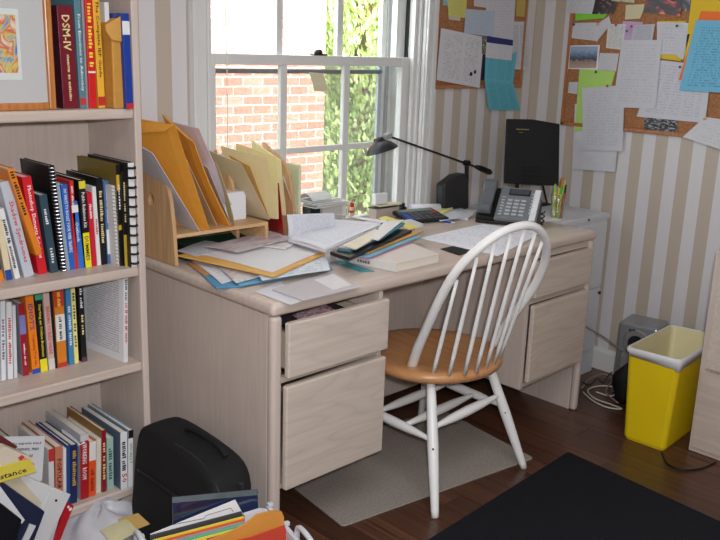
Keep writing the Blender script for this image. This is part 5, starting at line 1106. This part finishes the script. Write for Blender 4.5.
crate_item('envelope', 'orange envelope rising to the right at the front of the file crate', 'envelope', [(205, 541), (228, 532), (245, 523), (256, 514), (272, 510), (281, 511), (283, 516)], .100, M((206, 140, 62), .55, .08, 30), .006)
crate_item('folder', 'red-orange folder at the near side of the file crate', 'folder', [(205, 546), (250, 537), (284, 525), (286, 530)], .118, M((190, 66, 46), .5), .004)
# ---- pile in front of the bookcase
def onYp(px, y): return [onY(u, v, y) for u, v in px]
def upright(name, label, cat, px, y, dy, mat, bevel=.002, group='things piled before the bottom shelf'):
    o = MB().prism(onYp(px, y), (0, dy, 0)).build(name, mat, bevel=bevel); tag(o, label, cat, group); return o
eb = upright('booklet', 'white booklet with black lettering leaning back above the binders', 'booklet', [(0, 437), (45, 436), (42, 481), (-3, 486)], .385, .004, M((206, 206, 210), .3, .03), 0)
for j, (t_, u0, v0, ln) in enumerate((('the experts tried', 26, 443.5, 30), ('summers, man', 26, 449.5, 25), ('would', 27, 456, 11))):
    a, b_ = onY(u0-ln/2, v0+.5, .3845), onY(u0+ln/2, v0-.5, .3845); ax = (b_-a)/np.linalg.norm(b_-a)
    text(t_, INK, eb, (a+b_)/2, ax, np.cross((0, -1, 0), ax)*1., np.linalg.norm(b_-a), .009)
wbn = thing('white_binder', 'white ring binder tilted over in front of the bottom shelf', 'binder', tuple(onY(45, 520, .33)), 'things piled before the bottom shelf')
bpx = [(17, 475), (40, 475), (70, 495), (48, 548), (5, 548)]
MB().prism(onYp([(19, 474), (70.5, 494.5), (46, 548), (-8, 520)], .335), (0, .004, 0)).build('cover', M((214, 214, 216), .25, .03), wbn, bevel=.001)
MB().prism(onYp([(21, 476), (67, 494.5), (45, 545), (-5, 518)], .342), (0, .030, 0)).build('pages', PAGES, wbn)
MB().prism(onYp([(19, 474), (70.5, 494.5), (46, 548), (-8, 520)], .375), (0, .004, 0)).build('cover', M((214, 214, 216), .25, .03), wbn)
c = onY(56, 500.5, .334); MB().tube([c, c+np.array((0, -.0015, 0))], .0035, 12).build('spine_hole', BLACK, wbn)
MB().tube([onY(49, 493, .3345), onY(41, 512, .3345)], .0008, 5).build('painted_edge_gloss', M((232, 232, 236), .3), wbn)  # gloss on the binder's edge, painted as a paler line
upright('book', 'red-edged white book tilted beside the white binder', 'book', [(60, 505), (69, 505), (52, 548), (38, 548)], .375, .02, M((204, 206, 214), .4), .001)
rb2 = upright('book', 'red book spine tilted against the white binder', 'book', [(66, 503), (74, 506), (58, 546), (53, 546)], .365, .02, M((186, 30, 40), .4), .001)
a, b_ = onY(74, 504, .3645), onY(66, 511, .3645)
text('CR', WTXT, rb2, onY(70, 508, .3645), (.45, 0, -.89), (.89, 0, .45), .02, .010)
upright('navy_binder', 'navy blue binder leaning against the white one at lower left', 'binder', [(2, 482), (45, 512), (30, 552), (-25, 525)], .30, .022, M((34, 40, 66), .4), .002)
upright('folder', 'beige folder sticking up between the navy and white binders', 'folder', [(8, 476), (18, 476), (42, 503), (38, 508), (4, 484)], .326, .006, M((206, 194, 168), .6), .001)
upright('papers', 'white papers in the black binder at the lower left corner', 'papers', [(-4, 486), (0, 486), (25, 520), (22, 524), (-8, 500)], .285, .008, M((216, 216, 220), .6), .001)
upright('black_binder', 'black binder in the lower left corner of the picture', 'binder', [(-6, 498), (22, 520), (14, 552), (-30, 540)], .262, .02, M((16, 18, 24), .35), .002)
upright('papers', 'small white paper corner below the navy binder', 'papers', [(30, 524), (36, 526), (26, 546), (20, 546)], .294, .004, M((206, 208, 212), .6), .0)
yb_ = upright('yellow_booklet', 'yellow booklet reading istance lying over the binders', 'booklet', [(-4, 468), (30, 459), (37, 472), (-4, 484)], .29, .004, M((214, 196, 76), .5), .0005)
a, b_ = onY(-3, 478, .2895), onY(27, 469, .2895); ax = (b_-a)/np.linalg.norm(b_-a)
text('istance', INK, yb_, onY(12.5, 473.5, .2895), ax, np.cross((0, -1, 0), ax), np.linalg.norm(b_-a)*.95, .014)
for i, (u, v, cc) in enumerate(((22, 456, (200, 60, 60)), (26, 459, (206, 100, 90)), (32, 463, (216, 150, 90)))):
    MB().prism(onYp([(u-4, v+2), (u, v-1), (u+3, v+1), (u-1, v+5)], .292+.001*i), (0, .001, 0)).build('page_tab', M(cc, .5), yb_)
upright('papers', 'stack of beige pages above the yellow booklet', 'papers', [(-6, 452), (6, 447), (30, 457), (30, 460), (-6, 470)], .296, .03, M((206, 194, 176), .7, .1, 200), .001)
upright('book', 'maroon-covered book lying at an angle at the left edge', 'book', [(-6, 438), (2, 436), (18, 447), (12, 451), (-6, 444)], .372, .01, M((96, 40, 40), .5), .001)
# crumpled white plastic bag and papers on it
pbm = MB(); nu, nv = 26, 12; rp_ = random.Random(5); vs = []; ctr = onZ(103, 523, .05)
for j in range(nv+1):
    for i in range(nu):
        t = math.pi/2*j/nv; a = 2*math.pi*i/nu; w_ = 1+.10*math.sin(3*a+1)+.07*math.sin(7*a+t*5)+rp_.uniform(-.05, .05)
        vs.append((ctr[0]+.135*w_*math.cos(t)*math.cos(a+.2), ctr[1]+.115*w_*math.cos(t)*math.sin(a+.2), max(.001, .112*math.sin(t)*(1+.12*math.sin(5*a+t*4)+rp_.uniform(-.06, .06)))))
pbm.add(vs, [(j*nu+i, j*nu+(i+1) % nu, (j+1)*nu+(i+1) % nu, (j+1)*nu+i) for j in range(nv) for i in range(nu)])
pbm.build('plastic_bag', M((186, 186, 192), .35, .06, 14, bump=.5), smooth=True, sub=1, label='crumpled white plastic bag on the floor beside the file crate', c='plastic bag')
dsheet('envelope', [(118, 519), (138, 513), (150, 524), (128, 533)], .130, M((206, 170, 100), .6), 'manila envelope lying on the plastic bag beside the crate', 'envelope')
dsheet('paper', [(100, 529), (126, 519), (140, 531), (112, 545)], .137, M((208, 200, 160), .6), 'pale yellow paper lying on the plastic bag', 'paper', ripple=.003)

# unseen fixture added above the ceiling fill light, behind the camera
cl = thing('unseen_fill_fixture', 'unseen square white fixture added above the fill light behind the camera', 'lamp', (-.6, -1.5, 2.39))
MB().box(-1.32, .12, -2.22, -.78, 2.44, 2.5).build('housing', WHITE, cl, bevel=.01)
